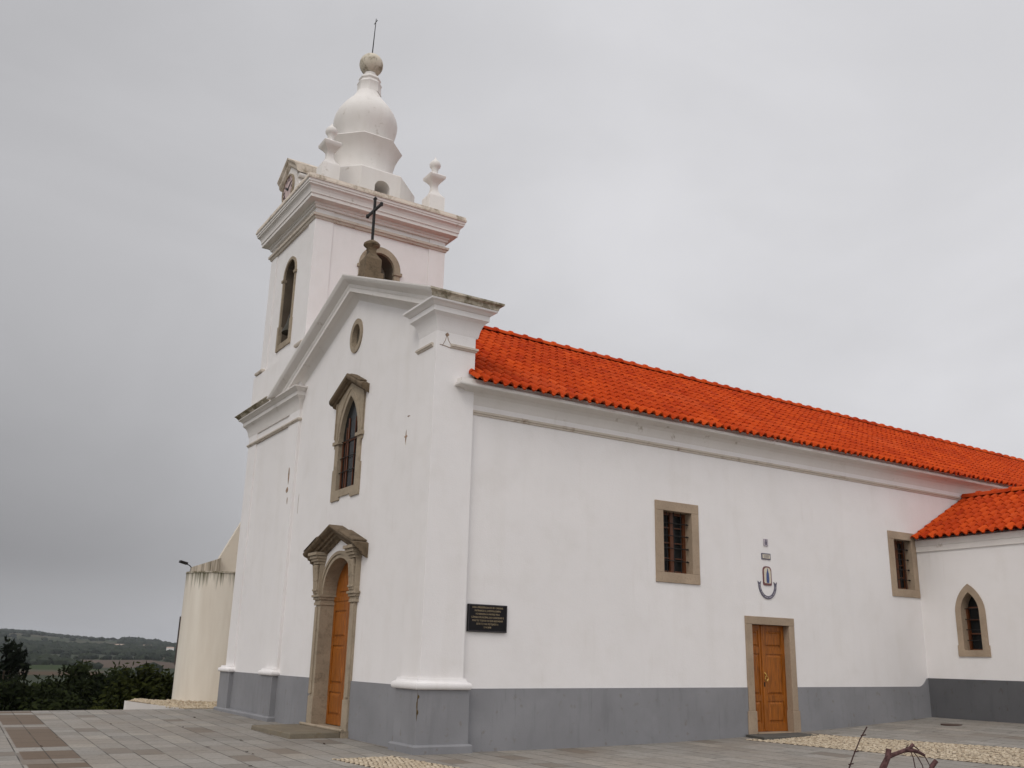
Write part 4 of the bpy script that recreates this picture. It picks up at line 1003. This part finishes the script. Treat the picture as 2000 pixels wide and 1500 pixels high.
mb = MB(); mb.hexa([(-1.06, 3.38, -0.05), (0.03, 3.38, -0.05), (0.03, 5.85, -0.05), (-1.06, 5.85, -0.05), (-1.04, 3.40, 0.125), (0.03, 3.40, 0.135), (0.03, 5.83, 0.135), (-1.04, 5.83, 0.125)])
tag(mb.build('entrance_step', STONE_G, bevel=0.02), 'low rectangular stone slab in front of the arched main door', 'step')
mb = MB(); mb.hexa([(8.02, -0.62, 0.10), (9.70, -0.62, 0.12), (9.86, 0.15, 0.12), (8.24, 0.15, 0.10), (8.02, -0.60, 0.185), (9.70, -0.60, 0.205), (9.86, 0.15, 0.205), (8.24, 0.15, 0.185)])
tag(mb.build('door_slab', SLABD, bevel=0.008), 'thin dark stone slab lying at the foot of the side door', 'step')
xx, yy = 13.7, -1.2
mb = MB(); mb.tube([(xx, yy, gz(xx, yy)-0.02), (xx, yy, gz(xx, yy)+0.02)], 0.24, 24)
tag(mb.build('drain_cover', mat('rusty_iron', plain((0.09, 0.06, 0.05), 0.8, 0.2)), None), 'round dark drain cover in the paving before the low wing', 'drain cover')

# ------------------------------------------------------------------ annex on the left
annex = empty('annex_building', (2.0, 17.0, 0.1), 'cream rendered annex with rounded corner and mould-streaked parapets behind the tower', 'building')
rr_ = 1.25; c0_ = (0.86, 15.75); a0_, a1_ = R(255), R(158)        # rounded corner between the front and the receding flank
arc_ = [(c0_[0]+rr_*math.cos(a0_+(a1_-a0_)*i/18), c0_[1]+rr_*math.sin(a0_+(a1_-a0_)*i/18)) for i in range(19)]
fr_ = (arc_[0][0]+3.4, arc_[0][1]-0.85); bk_ = (arc_[-1][0]+2.9, arc_[-1][1]+7.0)
pl_ = [fr_] + arc_ + [bk_, (fr_[0]+3, bk_[1])]
def scaled(k): return [(x+(x-2.6)*k, y+(y-18)*k) for x, y in pl_]
mb = MB(); mb.prism(pl_[::-1], 'Z', -0.6, 4.03); mb.build('wall', ANNEX, annex, smooth=30)
mb = MB(); mb.prism(scaled(0.006)[::-1], 'Z', 4.03, 4.08); mb.build('coping', PLASTER_M, annex)
tp = Vector((arc_[-1][0], arc_[-1][1], 0)); td = Vector((2.9, 7.0, 0)).normalized(); tn_ = Vector((-td.y, td.x, 0))
mb = MB(); ps_ = []
for z_ in (1.22, 2.70):
    for a_, b_ in ((-0.15, -0.05), (-0.15, 0.035), (0.55, 0.035), (0.55, -0.05)): q_ = tp+td*a_+tn_*b_; ps_.append((q_.x, q_.y, z_))
mb.hexa(ps_); mb.build('slit_window', mat('dark_frame', plain((0.06, 0.045, 0.04), 0.6)), annex)
mb = MB(); mb.prism([(0.52, 3.9), (0.52, 4.50), (1.53, 4.90), (1.53, 3.9)], 'Y', 19.0, 19.2); mb.build('parapet', STREAKY, annex)
mb = MB(); mb.prism([(1.50, 3.9), (1.50, 4.85), (1.54, 4.95), (3.4, 8.75), (6, 8.75), (6, 3.9)], 'Y', 19.25, 19.45); mb.build('gable_wall', CREAM, annex)
fl = empty('floodlight', (0.5, 19.1, 4.5), 'small black floodlight on an arm at the parapet corner of the cream annex', 'floodlight')
mb = MB(); mb.tube([(0.58, 19.08, 4.45), (0.45, 19.05, 4.56), (0.33, 19.02, 4.60)], 0.016, 6); mb.build('arm', IRON, fl)
mb = MB(); c_ = Vector((0.22, 19.0, 4.64)); ax_ = Vector((-0.95, -0.1, 0.22)).normalized(); uz = Vector((0.22, 0, 0.97)); uy = ax_.cross(uz).normalized()
ps_ = []
for w in (-0.042, 0.042):
    for a, b in ((-0.14, -0.09), (0.14, -0.09), (0.14, 0.09), (-0.14, 0.09)): ps_.append(tuple(c_ + ax_*a + uy*b + uz*w))
mb.hexa(ps_); mb.build('lamp_head', IRON, fl, bevel=0.01)
mb = MB(); mb.hexa([(-2.35, 12.75, -0.05), (0.0, 12.95, -0.05), (0.0, 13.15, -0.05), (-2.35, 12.95, -0.05), (-2.35, 12.75, 0.30), (-0.9, 12.87, 0.11), (-0.9, 13.07, 0.11), (-2.35, 12.95, 0.30)])
tag(mb.build('low_wall', PLASTER_W), 'little white wedge of low wall at the edge of the paved terrace', 'wall')

# ------------------------------------------------------------------ ground
def edge_y(x): return 12.55 + 0.13*(x+4.0) if x < 0 else 13.07
mb = MB(); xs = [-60, -40, -25, -15, -10, -7, -5, -3.4, -2.4] + [i*1.0 for i in range(-2, 18)] + [20, 26, 34, 46, 60]
ys = [-60, -40, -28, -20, -15, -12] + [i*1.0 for i in range(-10, 13)]
G = {}; vs = []; fs = []
for i, x in enumerate(xs):
    for j, y in enumerate(ys + [None]):
        yy = edge_y(x) if y is None else min(y, edge_y(x)-0.05*(13-j*0.1))
        G[i, j] = len(vs); vs.append((x, yy, gz(x, yy)))
J = len(ys)
for i in range(len(xs)-1):
    for j in range(J): fs.append((G[i, j], G[i+1, j], G[i+1, j+1], G[i, j+1]))
mb.add(vs, fs)
# skirt of the terrace
for i in range(len(xs)-1):
    a, b = vs[G[i, J]], vs[G[i+1, J]]; mb.add([a, b, (b[0], b[1]+0.3, -7), (a[0], a[1]+0.3, -7)], [(0, 1, 2, 3)])
tag(mb.build('paving', PAVE), kind='structure')
mb = MB(); gv = []; nx, ny = 26, 12
def gravel_pt(u, v):                                   # u along the front edge, v towards the annex
    f = Vector((-2.33, 12.80)).lerp(Vector((3.2, 13.06)), u); k = Vector((-2.0, 13.55)).lerp(Vector((-0.35, 15.9)), min(1, u/0.35)) if u < 0.35 else Vector((-0.35, 15.9)).lerp(Vector((3.2, 15.9)), (u-0.35)/0.65)
    p = f.lerp(k, v); h = 0.30*(1-smooth(0.0, 0.28, u)) + (0.09+0.10*smooth(0.0, 0.5, v))*smooth(0.0, 0.28, u)
    return (p.x, p.y, h + 0.02*mnoise.noise((p.x*2.7, p.y*2.7, 0))*min(1, v*4))
def smooth(a, b, x):
    t = max(0, min(1, (x-a)/(b-a))); return t*t*(3-2*t)
for i in range(nx+1):
    for j in range(ny+1): gv.append(gravel_pt(i/nx, j/ny))
mb.add(gv, [(i*(ny+1)+j, (i+1)*(ny+1)+j, (i+1)*(ny+1)+j+1, i*(ny+1)+j+1) for i in range(nx) for j in range(ny)])
rim = [gv[j] for j in range(ny+1)] + [gv[i*(ny+1)+ny] for i in range(1, nx+1)]
for p, q in zip(rim, rim[1:]): mb.add([p, q, (q[0], q[1], -4), (p[0], p[1], -4)], [(0, 1, 2, 3)])
tag(mb.build('gravel_bed', GRAVEL), kind='structure')
# pebbles strewn on the gravel, so its near edge is ragged
mb = MB()
for i in range(900):
    x, y, z = gravel_pt(random.uniform(0.02, 0.55), random.random()**1.4*0.98); s_ = random.uniform(0.02, 0.055)
    mb.lathe(5, [(s_*0.6, -s_*0.4), (s_, 0), (s_*0.5, s_*0.6)], (x, y, z), random.random()*3)
tag(mb.build('pebbles', COB, tint=True), kind='stuff', label='cream and brown pebbles strewn over the gravel bed by the annex', cat='pebbles')

def cobbles(name, A, B, Cc, D, pitch=0.078):
    # quad A,B (one end) -> D,C (other end): a bedding sheet with small set stones
    A, B, Cc, D = (Vector((p[0], p[1], 0)) for p in (A, B, Cc, D))
    m = MB(); wv = (B-A).length; lv = (D-A).length; nu, nv = int(wv/pitch), int(lv/pitch)
    def P(u, v, h=0.0):
        p = (A.lerp(B, u)).lerp(D.lerp(Cc, u), v); return (p.x, p.y, gz(p.x, p.y)+h)
    for i in range(8):
        for j in range(24):
            m.add([P(i/8, j/24, .004), P((i+1)/8, j/24, .004), P((i+1)/8, (j+1)/24, .004), P(i/8, (j+1)/24, .004)], [(0, 1, 2, 3)], 1)
    for i in range(nu):
        for j in range(nv):
            u = (i+0.5+random.uniform(-0.12, 0.12)+(0.5 if j % 2 else 0))/(nu+0.5); v = (j+0.5+random.uniform(-0.12, 0.12))/nv
            p = Vector(P(u, v)); a = R(45)+random.uniform(-0.25, 0.25); h = random.uniform(0.008, 0.016); w = pitch*random.uniform(0.46, 0.58); w2 = pitch*random.uniform(0.30, 0.40)
            e1 = Vector((math.cos(a), math.sin(a), 0)); e2 = Vector((-e1.y, e1.x, 0)); tl = random.uniform(-0.004, 0.004)
            lo = [p+e1*w*sx+e2*w2*sy for sx, sy in ((-1, -1), (1, -1), (1, 1), (-1, 1))]
            hi = [p+e1*w*0.78*sx+e2*w2*0.78*sy+Vector((0, 0, h+tl*sx)) for sx, sy in ((-1, -1), (1, -1), (1, 1), (-1, 1))]
            m.add([tuple(q) for q in lo+hi], [(4, 5, 6, 7), (0, 1, 5, 4), (1, 2, 6, 5), (2, 3, 7, 6), (3, 0, 4, 7)], 0)
    return tag(m.build(name, [COB, SAND], tint=True), kind='structure')
cobbles('cobble_strip', (-1.62, -0.22), (-0.42, -0.14), (-0.10, -3.4), (-1.35, -3.4))
cobbles('cobble_strip', (7.75, -0.30), (9.85, -0.22), (11.3, -7.2), (8.35, -7.6), 0.088)
mb = MB()
for i in range(26):
    x = random.choice([random.uniform(-6.5, -1), random.uniform(-3, 2.5)]); y = random.uniform(-1.5, 11.5)
    if x > -0.1 and y > -0.1: continue
    x = round(x/0.44)*0.44 + 0.045*y + random.uniform(-0.04, 0.04); s_ = random.uniform(0.02, 0.05); a = random.random()*6; e1 = Vector((math.cos(a), math.sin(a), 0))*s_*random.uniform(1, 2.2); e2 = Vector((-math.sin(a), math.cos(a), 0))*s_*0.6; p = Vector((x, y, gz(x, y)+0.006))
    mb.add([tuple(p-e1), tuple(p-e2*1.1+Vector((0, 0, .012))), tuple(p+e1*0.8+Vector((0, 0, .02))), tuple(p+e2+Vector((0, 0, .004)))], [(0, 1, 2, 3)])
tag(mb.build('dead_leaves', DEADLEAF), 'scattered dead leaves and dirt caught in the paving joints', 'leaves', kind='stuff')

# terrain: valley and hills beyond the terrace
PROF = [(0, -6), (30, -6), (60, -7.5), (150, -10), (400, -12), (600, -10.6), (800, -9.4), (1000, -7.0), (1300, -3.2), (1700, 1.0), (2100, 2.0), (2700, 2.0), (3200, -8), (4300, -16)]
def interp(tb, x):
    for (a, b), (c, d) in zip(tb, tb[1:]):
        if x <= c: 
            t = max(0, (x-a)/(c-a)); return b + (d-b)*t
    return tb[-1][1]
CREST = [(0, 2), (60, 1.0), (74, 2.5), (76.5, 3.7), (77.7, 6.2), (78.5, 7.4), (79.3, 7.2), (81, 7.8), (82.8, 9.7), (84.05, 12.0), (85.3, 12.8), (92, 15), (120, 12), (180, 6), (360, 2)]
def smooth(a, b, x):
    t = max(0, min(1, (x-a)/(b-a))); return t*t*(3-2*t)
def tz(x, y):
    d = Vector((x-CAM.x, y-CAM.y)); r = d.length; az = math.degrees(math.atan2(d.y, d.x)) % 360
    z = interp(PROF, r) + interp(CREST, az)*2.5*smooth(1150, 2500, r)
    z += mnoise.noise((x*0.004, y*0.004, 0.3))*4.5*smooth(250, 1500, r) + mnoise.noise((x*0.013, y*0.013, 4.3))*1.3*smooth(250, 1500, r)
    return z
mb = MB()
azs = [i*8.0 for i in range(-22, 9)] + [72+i*0.35 for i in range(46)] + [92+i*8 for i in range(0, 12)]
azs = sorted(set(azs)); azs = [a for a in azs if -180 < a < 184]
rs = [20, 32, 45, 60, 80, 110, 150, 210, 290, 380, 470] + [540+i*45 for i in range(50)] + [2900, 3200, 3600, 4200]
vs = []
for a in azs:
    for r in rs:
        x, y = CAM.x+r*math.cos(R(a)), CAM.y+r*math.sin(R(a)); vs.append((x, y, tz(x, y)))
k = len(rs); na = len(azs)
mb.add(vs, [(i*k+j, i*k+j+1, ((i+1) % na)*k+j+1, ((i+1) % na)*k+j) for i in range(na) for j in range(k-1)])
mb.add([(CAM.x-40, CAM.y-40, -6.2), (CAM.x+40, CAM.y-40, -6.2), (CAM.x+40, CAM.y+40, -6.2), (CAM.x-40, CAM.y+40, -6.2)], [(0, 1, 2, 3)])
tag(mb.build('hills', TERRAIN, smooth=True), kind='structure')

# far woodland, hedges and tree clumps
ICO = bmesh.new(); bmesh.ops.create_icosphere(ICO, subdivisions=1, radius=1.0)
IV = [v.co.copy() for v in ICO.verts]; IF = [[v.index for v in f.verts] for f in ICO.faces]; ICO.free()
def blob(m, x, y, z, rx, rz, seedless=True):
    vs = [(x+v.x*rx*random.uniform(0.7, 1.2), y+v.y*rx*random.uniform(0.7, 1.2), z+v.z*rz*random.uniform(0.7, 1.2)) for v in IV]
    b0 = random.random()*0.6
    o = len(m.v); m.v += vs
    for f in IF: m.f.append([i+o for i in f]); m.m.append(0); m.t.append(min(1, b0+random.random()*0.4))
mb = MB(); cnt = 0
while cnt < 4200:
    a = random.uniform(74, 88); r = random.uniform(520, 2650); x, y = CAM.x+r*math.cos(R(a)), CAM.y+r*math.sin(R(a))
    dns = mnoise.noise((x*0.006, y*0.0035, 1.7)) + 0.35*mnoise.noise((x*0.02, y*0.02, 7.7))
    if dns < 0.10: 
        if random.random() > 0.03: cnt += 0; 
        if random.random() > 0.02: 
            cnt += 0.15; continue
    if (90 < x < 195 and 630 < y < 905) or (45 < x < 105 and 490 < y < 700): continue
    s_ = random.uniform(3.0, 6.5); blob(mb, x, y, tz(x, y)+s_*0.4, s_*1.1, s_*random.uniform(0.6, 0.9)); cnt += 1
for i in range(90):                                   # clump on the skyline
    a = random.uniform(78.2, 79.35); r = random.uniform(2330, 2460); x, y = CAM.x+r*math.cos(R(a)), CAM.y+r*math.sin(R(a)); blob(mb, x, y, tz(x, y)+3.0, 5.5, 6.5*random.uniform(0.7, 1.0))
for i in range(160):                                  # scattered skyline trees
    a = random.uniform(75.5, 86.5); r = random.uniform(2350, 2550); x, y = CAM.x+r*math.cos(R(a)), CAM.y+r*math.sin(R(a)); blob(mb, x, y, tz(x, y)+1.0, random.uniform(2, 6), random.uniform(2, 4.0))
for (x0, y0, x1, y1, n_) in ((40, 910, 230, 905, 46), (98, 620, 96, 910, 30), (40, 712, 100, 706, 20), (20, 1150, 260, 1180, 50), (60, 1420, 380, 1440, 50), (190, 640, 196, 900, 20)):   # hedgerows
    for i in range(n_):
        t = random.random(); x, y = x0+(x1-x0)*t+random.uniform(-4, 4), y0+(y1-y0)*t+random.uniform(-5, 5); s_ = random.uniform(1.5, 3.6); blob(mb, x, y, tz(x, y)+s_*0.5, s_*1.2, s_)
tag(mb.build('far_woodland', LEAF_F, tint=True), 'far woods and hedgerows scattered over the hazy hills', 'woodland', kind='stuff')

# far white houses
def house(az, r, w, d, h, label):
    x, y = CAM.x+r*math.cos(R(az)), CAM.y+r*math.sin(R(az)); z = tz(x, y)
    e = empty('farmhouse', (x, y, z), label, 'house', 'white farmhouses on the far hillside')
    m = MB(); m.box(x-w/2, x+w/2, y-d/2, y+d/2, z-2, z+h); m.build('wall', FHOUSE, e)
    m = MB(); m.prism([(y-d/2-0.4, z+h), (y, z+h+d*0.22), (y+d/2+0.4, z+h)], 'X', x-w/2-0.4, x+w/2+0.4); m.build('roof', FROOF, e)
house(79.42, 1500, 13, 8, 4.4, 'long white farmhouse on the far hillside, leftmost of the three below the tree clump')
house(78.00, 1530, 11, 8, 4.2, 'white farmhouse on the far hillside, the middle one of three')
house(76.80, 1480, 9, 7, 3.4, 'white farmhouse on the far hillside, nearest the cream annex')

# ------------------------------------------------------------------ trees beyond the terrace
def tree(name, az, d, ztop, blobs, label, leafmat, nleaf, lsize, cat='tree', stretch=1.0):
    x, y = CAM.x+d*math.cos(R(az)), CAM.y+d*math.sin(R(az)); zb = tz(x, y)
    e = empty(name, (x, y, zb), label, cat)
    m = MB(); H = ztop-zb
    m.tube([(x, y, zb-0.3), (x+0.1, y, zb+H*0.3), (x-0.1, y+0.1, zb+H*0.6), (x, y, zb+H*0.85)], [0.22, 0.17, 0.11, 0.04], 8)
    for i in range(9):
        b = random.choice(blobs); t = random.uniform(0.3, 0.7)
        p = Vector((x+b[0], y+b[1], ztop+b[2])); m.tube([(x, y, zb+H*t*0.7), tuple((Vector((x, y, zb+H*t))+p)*0.5), tuple(p)], [0.08, 0.05, 0.02], 6)
    m.build('trunk', TRUNK, e, smooth=True)
    m = MB(); tot = sum(b[3]**2 for b in blobs); rnd = random.Random(int(az*100))
    for b in blobs:
        n_ = int(nleaf*b[3]**2/tot); ncl = max(6, n_//45)
        for c_ in range(ncl):
            while True:
                v = Vector((rnd.uniform(-1, 1), rnd.uniform(-1, 1), rnd.uniform(-1, 1)))
                if 0.15 < v.length < 1: break
            v *= (0.55+0.5*rnd.random())
            cp = Vector((x+b[0]+v.x*b[3], y+b[1]+v.y*b[3], ztop+b[2]+v.z*b[3]*b[4])); sh = rnd.random()**1.5; cs = 0.20*b[3]**0.5*(0.6+rnd.random())
            for q in range(45):
                p = cp + Vector((max(-1.6, min(1.6, rnd.gauss(0, 1))), max(-1.6, min(1.6, rnd.gauss(0, 1))), max(-1.6, min(1.6, rnd.gauss(0, 0.9)))*stretch))*cs
                a = Vector((rnd.gauss(0, 1), rnd.gauss(0, 1), rnd.gauss(0, 1))).normalized(); b2 = a.orthogonal().normalized(); s_ = lsize*rnd.uniform(0.6, 1.3)
                w_ = b2.cross(a)
                m.add([tuple(p-a*s_), tuple(p+b2*s_*0.45), tuple(p+a*s_), tuple(p-b2*s_*0.45)], [(0, 1, 2, 3)], 0, min(1, sh*0.75+rnd.random()*0.25))
    m.build('crown', leafmat, e, tint=True)
tree('pine_tree', 84.75, 46, 2.0, [(0.25, 0, -0.55, 0.42, 1.1), (0.35, 0, -1.1, 0.5, 1.0), (-0.45, 0.2, -1.1, 0.5, 1.0), (0.5, 0, -2.2, 0.55, 1), (-0.5, 0, -2.2, 0.9, 1), (0.1, -.3, -2.9, 1.0, 1), (-1.5, 0, -2.6, 1.0, 1.1), (0.4, 0, -3.8, 1.1, 1), (-0.9, 0, -4.3, 1.5, 1.2), (0.3, 0, -3.0, 0.8, 1.1), (0.7, 0, -4.6, 1.0, 1.0), (-0.6, 0, -3.0, 0.9, 1.1), (-2.4, 0.3, -4.2, 1.3, 1.2)],
     'tall ragged dark pine rising above the shrubs at the far left of the terrace', LEAF_P, 15000, 0.13)
tree('shrub', 81.1, 44, 1.15, [(0, 0, -1.0, 1.0, 0.9), (-0.9, 0, -1.4, 1.0, 0.8), (0.9, 0.2, -1.4, 0.9, 0.8), (-1.8, 0, -2.3, 1.2, 0.9), (0.2, -0.5, -2.4, 1.5, 0.9), (1.5, 0, -2.2, 1.0, 0.9), (0, -0.6, -3.8, 1.9, 0.9)],
     'broad rounded dark shrub beyond the terrace, between the pine and the olive bush', LEAF, 18000, 0.12, 'shrub')
tree('olive_bush', 77.75, 40, 1.05, [(0, 0, -0.8, 0.75, 1.0), (-0.7, 0, -1.3, 0.8, 1.0), (0.7, 0, -1.1, 0.75, 1.0), (-1.0, 0, -2.2, 1.0, 1), (0.4, -0.4, -2.2, 1.2, 1), (1.3, 0, -1.9, 0.9, 1), (-0.2, -0.5, -3.6, 1.7, 0.9), (1.7, 0, -3.3, 1.2, 0.9)],
     'olive green bush with upright sprays beside the low white wall', LEAF_O, 18000, 0.12, 'shrub', 1.6)
tree('shrub', 79.35, 48, 0.85, [(0, 0, -0.9, 0.9, 0.9), (0.9, 0, -1.2, 0.8, 0.9), (-0.8, 0, -1.5, 0.9, 0.9), (0, -0.3, -2.5, 1.6, 0.9), (0, -0.3, -4, 2.0, 0.8)],
     'lower dark shrub filling the dip between the broad shrub and the olive bush', LEAF, 16000, 0.12, 'shrub')
tree('shrub', 83.2, 40, 0.75, [(0, 0, -0.9, 0.8, 0.9), (-0.9, 0, -1.0, 0.9, 0.9), (-1.8, 0, -1.3, 0.9, 0.9), (0.9, 0, -1.2, 0.9, 0.9), (0, -0.2, -1.7, 1.3, 0.8), (1.5, 0, -2.0, 1.0, 0.9), (0, -0.3, -2.4, 1.6, 0.9), (0, -0.3, -3.6, 2.0, 0.8)],
     'low dark shrub just right of the pine, at the foot of the broad shrub', LEAF, 16000, 0.12, 'shrub')
tree('shrub', 80.2, 37, -0.35, [(0, 0, -0.7, 1.0, 0.7), (-1.3, 0, -0.9, 0.9, 0.8), (1.3, 0, -0.9, 0.9, 0.8), (0, -0.3, -2.0, 1.8, 0.8), (-1.6, 0, -2.4, 1.3, 0.9), (1.8, 0, -2.4, 1.3, 0.9)],
     'lowest dark scrub along the outer edge of the paved terrace', LEAF_O, 12000, 0.12, 'shrub')
tree('shrub', 75.9, 46, 0.75, [(0, 0, -0.9, 1.0, 0.9), (0.9, 0, -1.4, 0.9, 0.9), (-0.9, 0, -1.5, 0.9, 0.9), (0, -0.3, -2.8, 1.7, 0.9)],
     'dark shrub half hidden behind the rounded corner of the cream annex', LEAF, 5000, 0.13, 'shrub')

# ------------------------------------------------------------------ foreground: pruned shrub and bare shoot
def at(px, py, d):
    v = rt2*((px-1000)/FPX) + up2*((750-py)/FPX) + fw
    return CAM + v*d
PV = {k: at(*k[:2], 4.5) for k in ()}
B0 = Vector((-3.95, -12.75, gz(0, 0)))
sh = empty('pruned_shrub', tuple(B0), 'hard-pruned thick bare shrub with sawn stubs in the right foreground', 'shrub')
o = Vector((-3.98, -12.78, 1.20)); X = rt2; Z = Vector((0, 0, 1)); D = fw
def q(r, u, d=0.0): return o + X*r + Z*u + Vector((fw.x, fw.y, 0)).normalized()*d
mb = MB()
mb.tube([B0, q(-0.10, -0.6), q(-0.055, -0.15), q(-0.02, 0.0), q(0.006, 0.045), q(0.015, 0.085)], [0.045, 0.032, 0.022, 0.016, 0.0135, 0.013], 10)
mb.build('stem', BARK, sh, smooth=60)
mb = MB(); mb.tube([q(0.012, 0.052), q(0.05, 0.064), q(0.085, 0.076), q(0.105, 0.080), q(0.14, 0.076), q(0.165, 0.066), q(0.184, 0.055)], [0.012, 0.0095, 0.0095, 0.011, 0.0085, 0.0075, 0.0065], 10); mb.build('branch', BARK, sh, smooth=60)
mb = MB(); mb.tube([q(0.10, 0.078), q(0.118, 0.090), q(0.134, 0.106)], [0.009, 0.0085, 0.008], 10); mb.build('branch', BARK, sh, smooth=60)
mb = MB(); mb.tube([B0+Vector((0.05, 0, 0)), q(0.14, -0.5), q(0.19, -0.04), q(0.215, 0.01), q(0.236, 0.033)], [0.036, 0.024, 0.014, 0.0115, 0.011], 10); mb.build('branch', BARK, sh, smooth=60)
for pts_ in ([q(0.13, 0.10), q(0.150, 0.088), q(0.168, 0.066)], [q(0.118, 0.074), q(0.128, 0.045), q(0.133, 0.0), q(0.136, -0.06)], [q(0.13, 0.074), q(0.152, 0.044), q(0.168, 0.012), q(0.18, -0.06)], [q(0.182, 0.054), q(0.195, 0.028), q(0.205, 0.005)],
             [q(0.098, 0.084), q(0.106, 0.10), q(0.112, 0.103)], [q(0.09, 0.08), q(0.102, 0.095)]):
    mb = MB(); mb.tube(pts_, [0.0025]*(len(pts_)-1)+[0.0018], 6); mb.build('shoot', TWIG, sh, smooth=60)
tw = empty('bare_shoot', (-4.13, -12.68, 0.0), 'single thin bare upright shoot left of the pruned shrub', 'shrub')
mb = MB(); q0_, q1_ = Vector((-4.13, -12.68, 1.19)), Vector((-4.09, -12.77, 1.385))
pts_ = [Vector((-4.16, -12.62, 0.0)), Vector((-4.15, -12.64, 0.7)), q0_, q0_.lerp(q1_, 0.3)+Vector((-.003, 0.004, 0)), q0_.lerp(q1_, 0.7)+Vector((-.004, 0.006, 0)), q1_]
mb.tube(pts_, [0.008, 0.006, 0.0036, 0.003, 0.0026, 0.003], 8); mb.build('stem', TWIG, tw, smooth=60)
for f in (0.12, 0.42, 0.80):
    p = q0_.lerp(q1_, f); mb = MB(); mb.tube([p-X*0.012-Z*0.002, p+X*0.012+Z*0.002], [0.003, 0.003], 6); mb.build('bud', TWIG, tw)

# ------------------------------------------------------------------ the hazy air between the terrace and the hills
mb = MB(); mb.box(CAM.x-4400, CAM.x+4400, CAM.y-4400, CAM.y+4400, -32, 75)
hm = bpy.data.materials.new('haze'); hm.use_nodes = True
hn = hm.node_tree.nodes; hn.clear(); ho = hn.new('ShaderNodeOutputMaterial'); hv = hn.new('ShaderNodeVolumePrincipled')
hv.inputs['Color'].default_value = (0.86, 0.91, 0.98, 1); hv.inputs['Density'].default_value = 0.000085; hv.inputs['Anisotropy'].default_value = 0.2
hm.node_tree.links.new(hv.outputs[0], ho.inputs['Volume'])
tag(mb.build('haze', hm), kind='stuff', label='thin grey haze lying over the valley and the far hills', cat='haze')
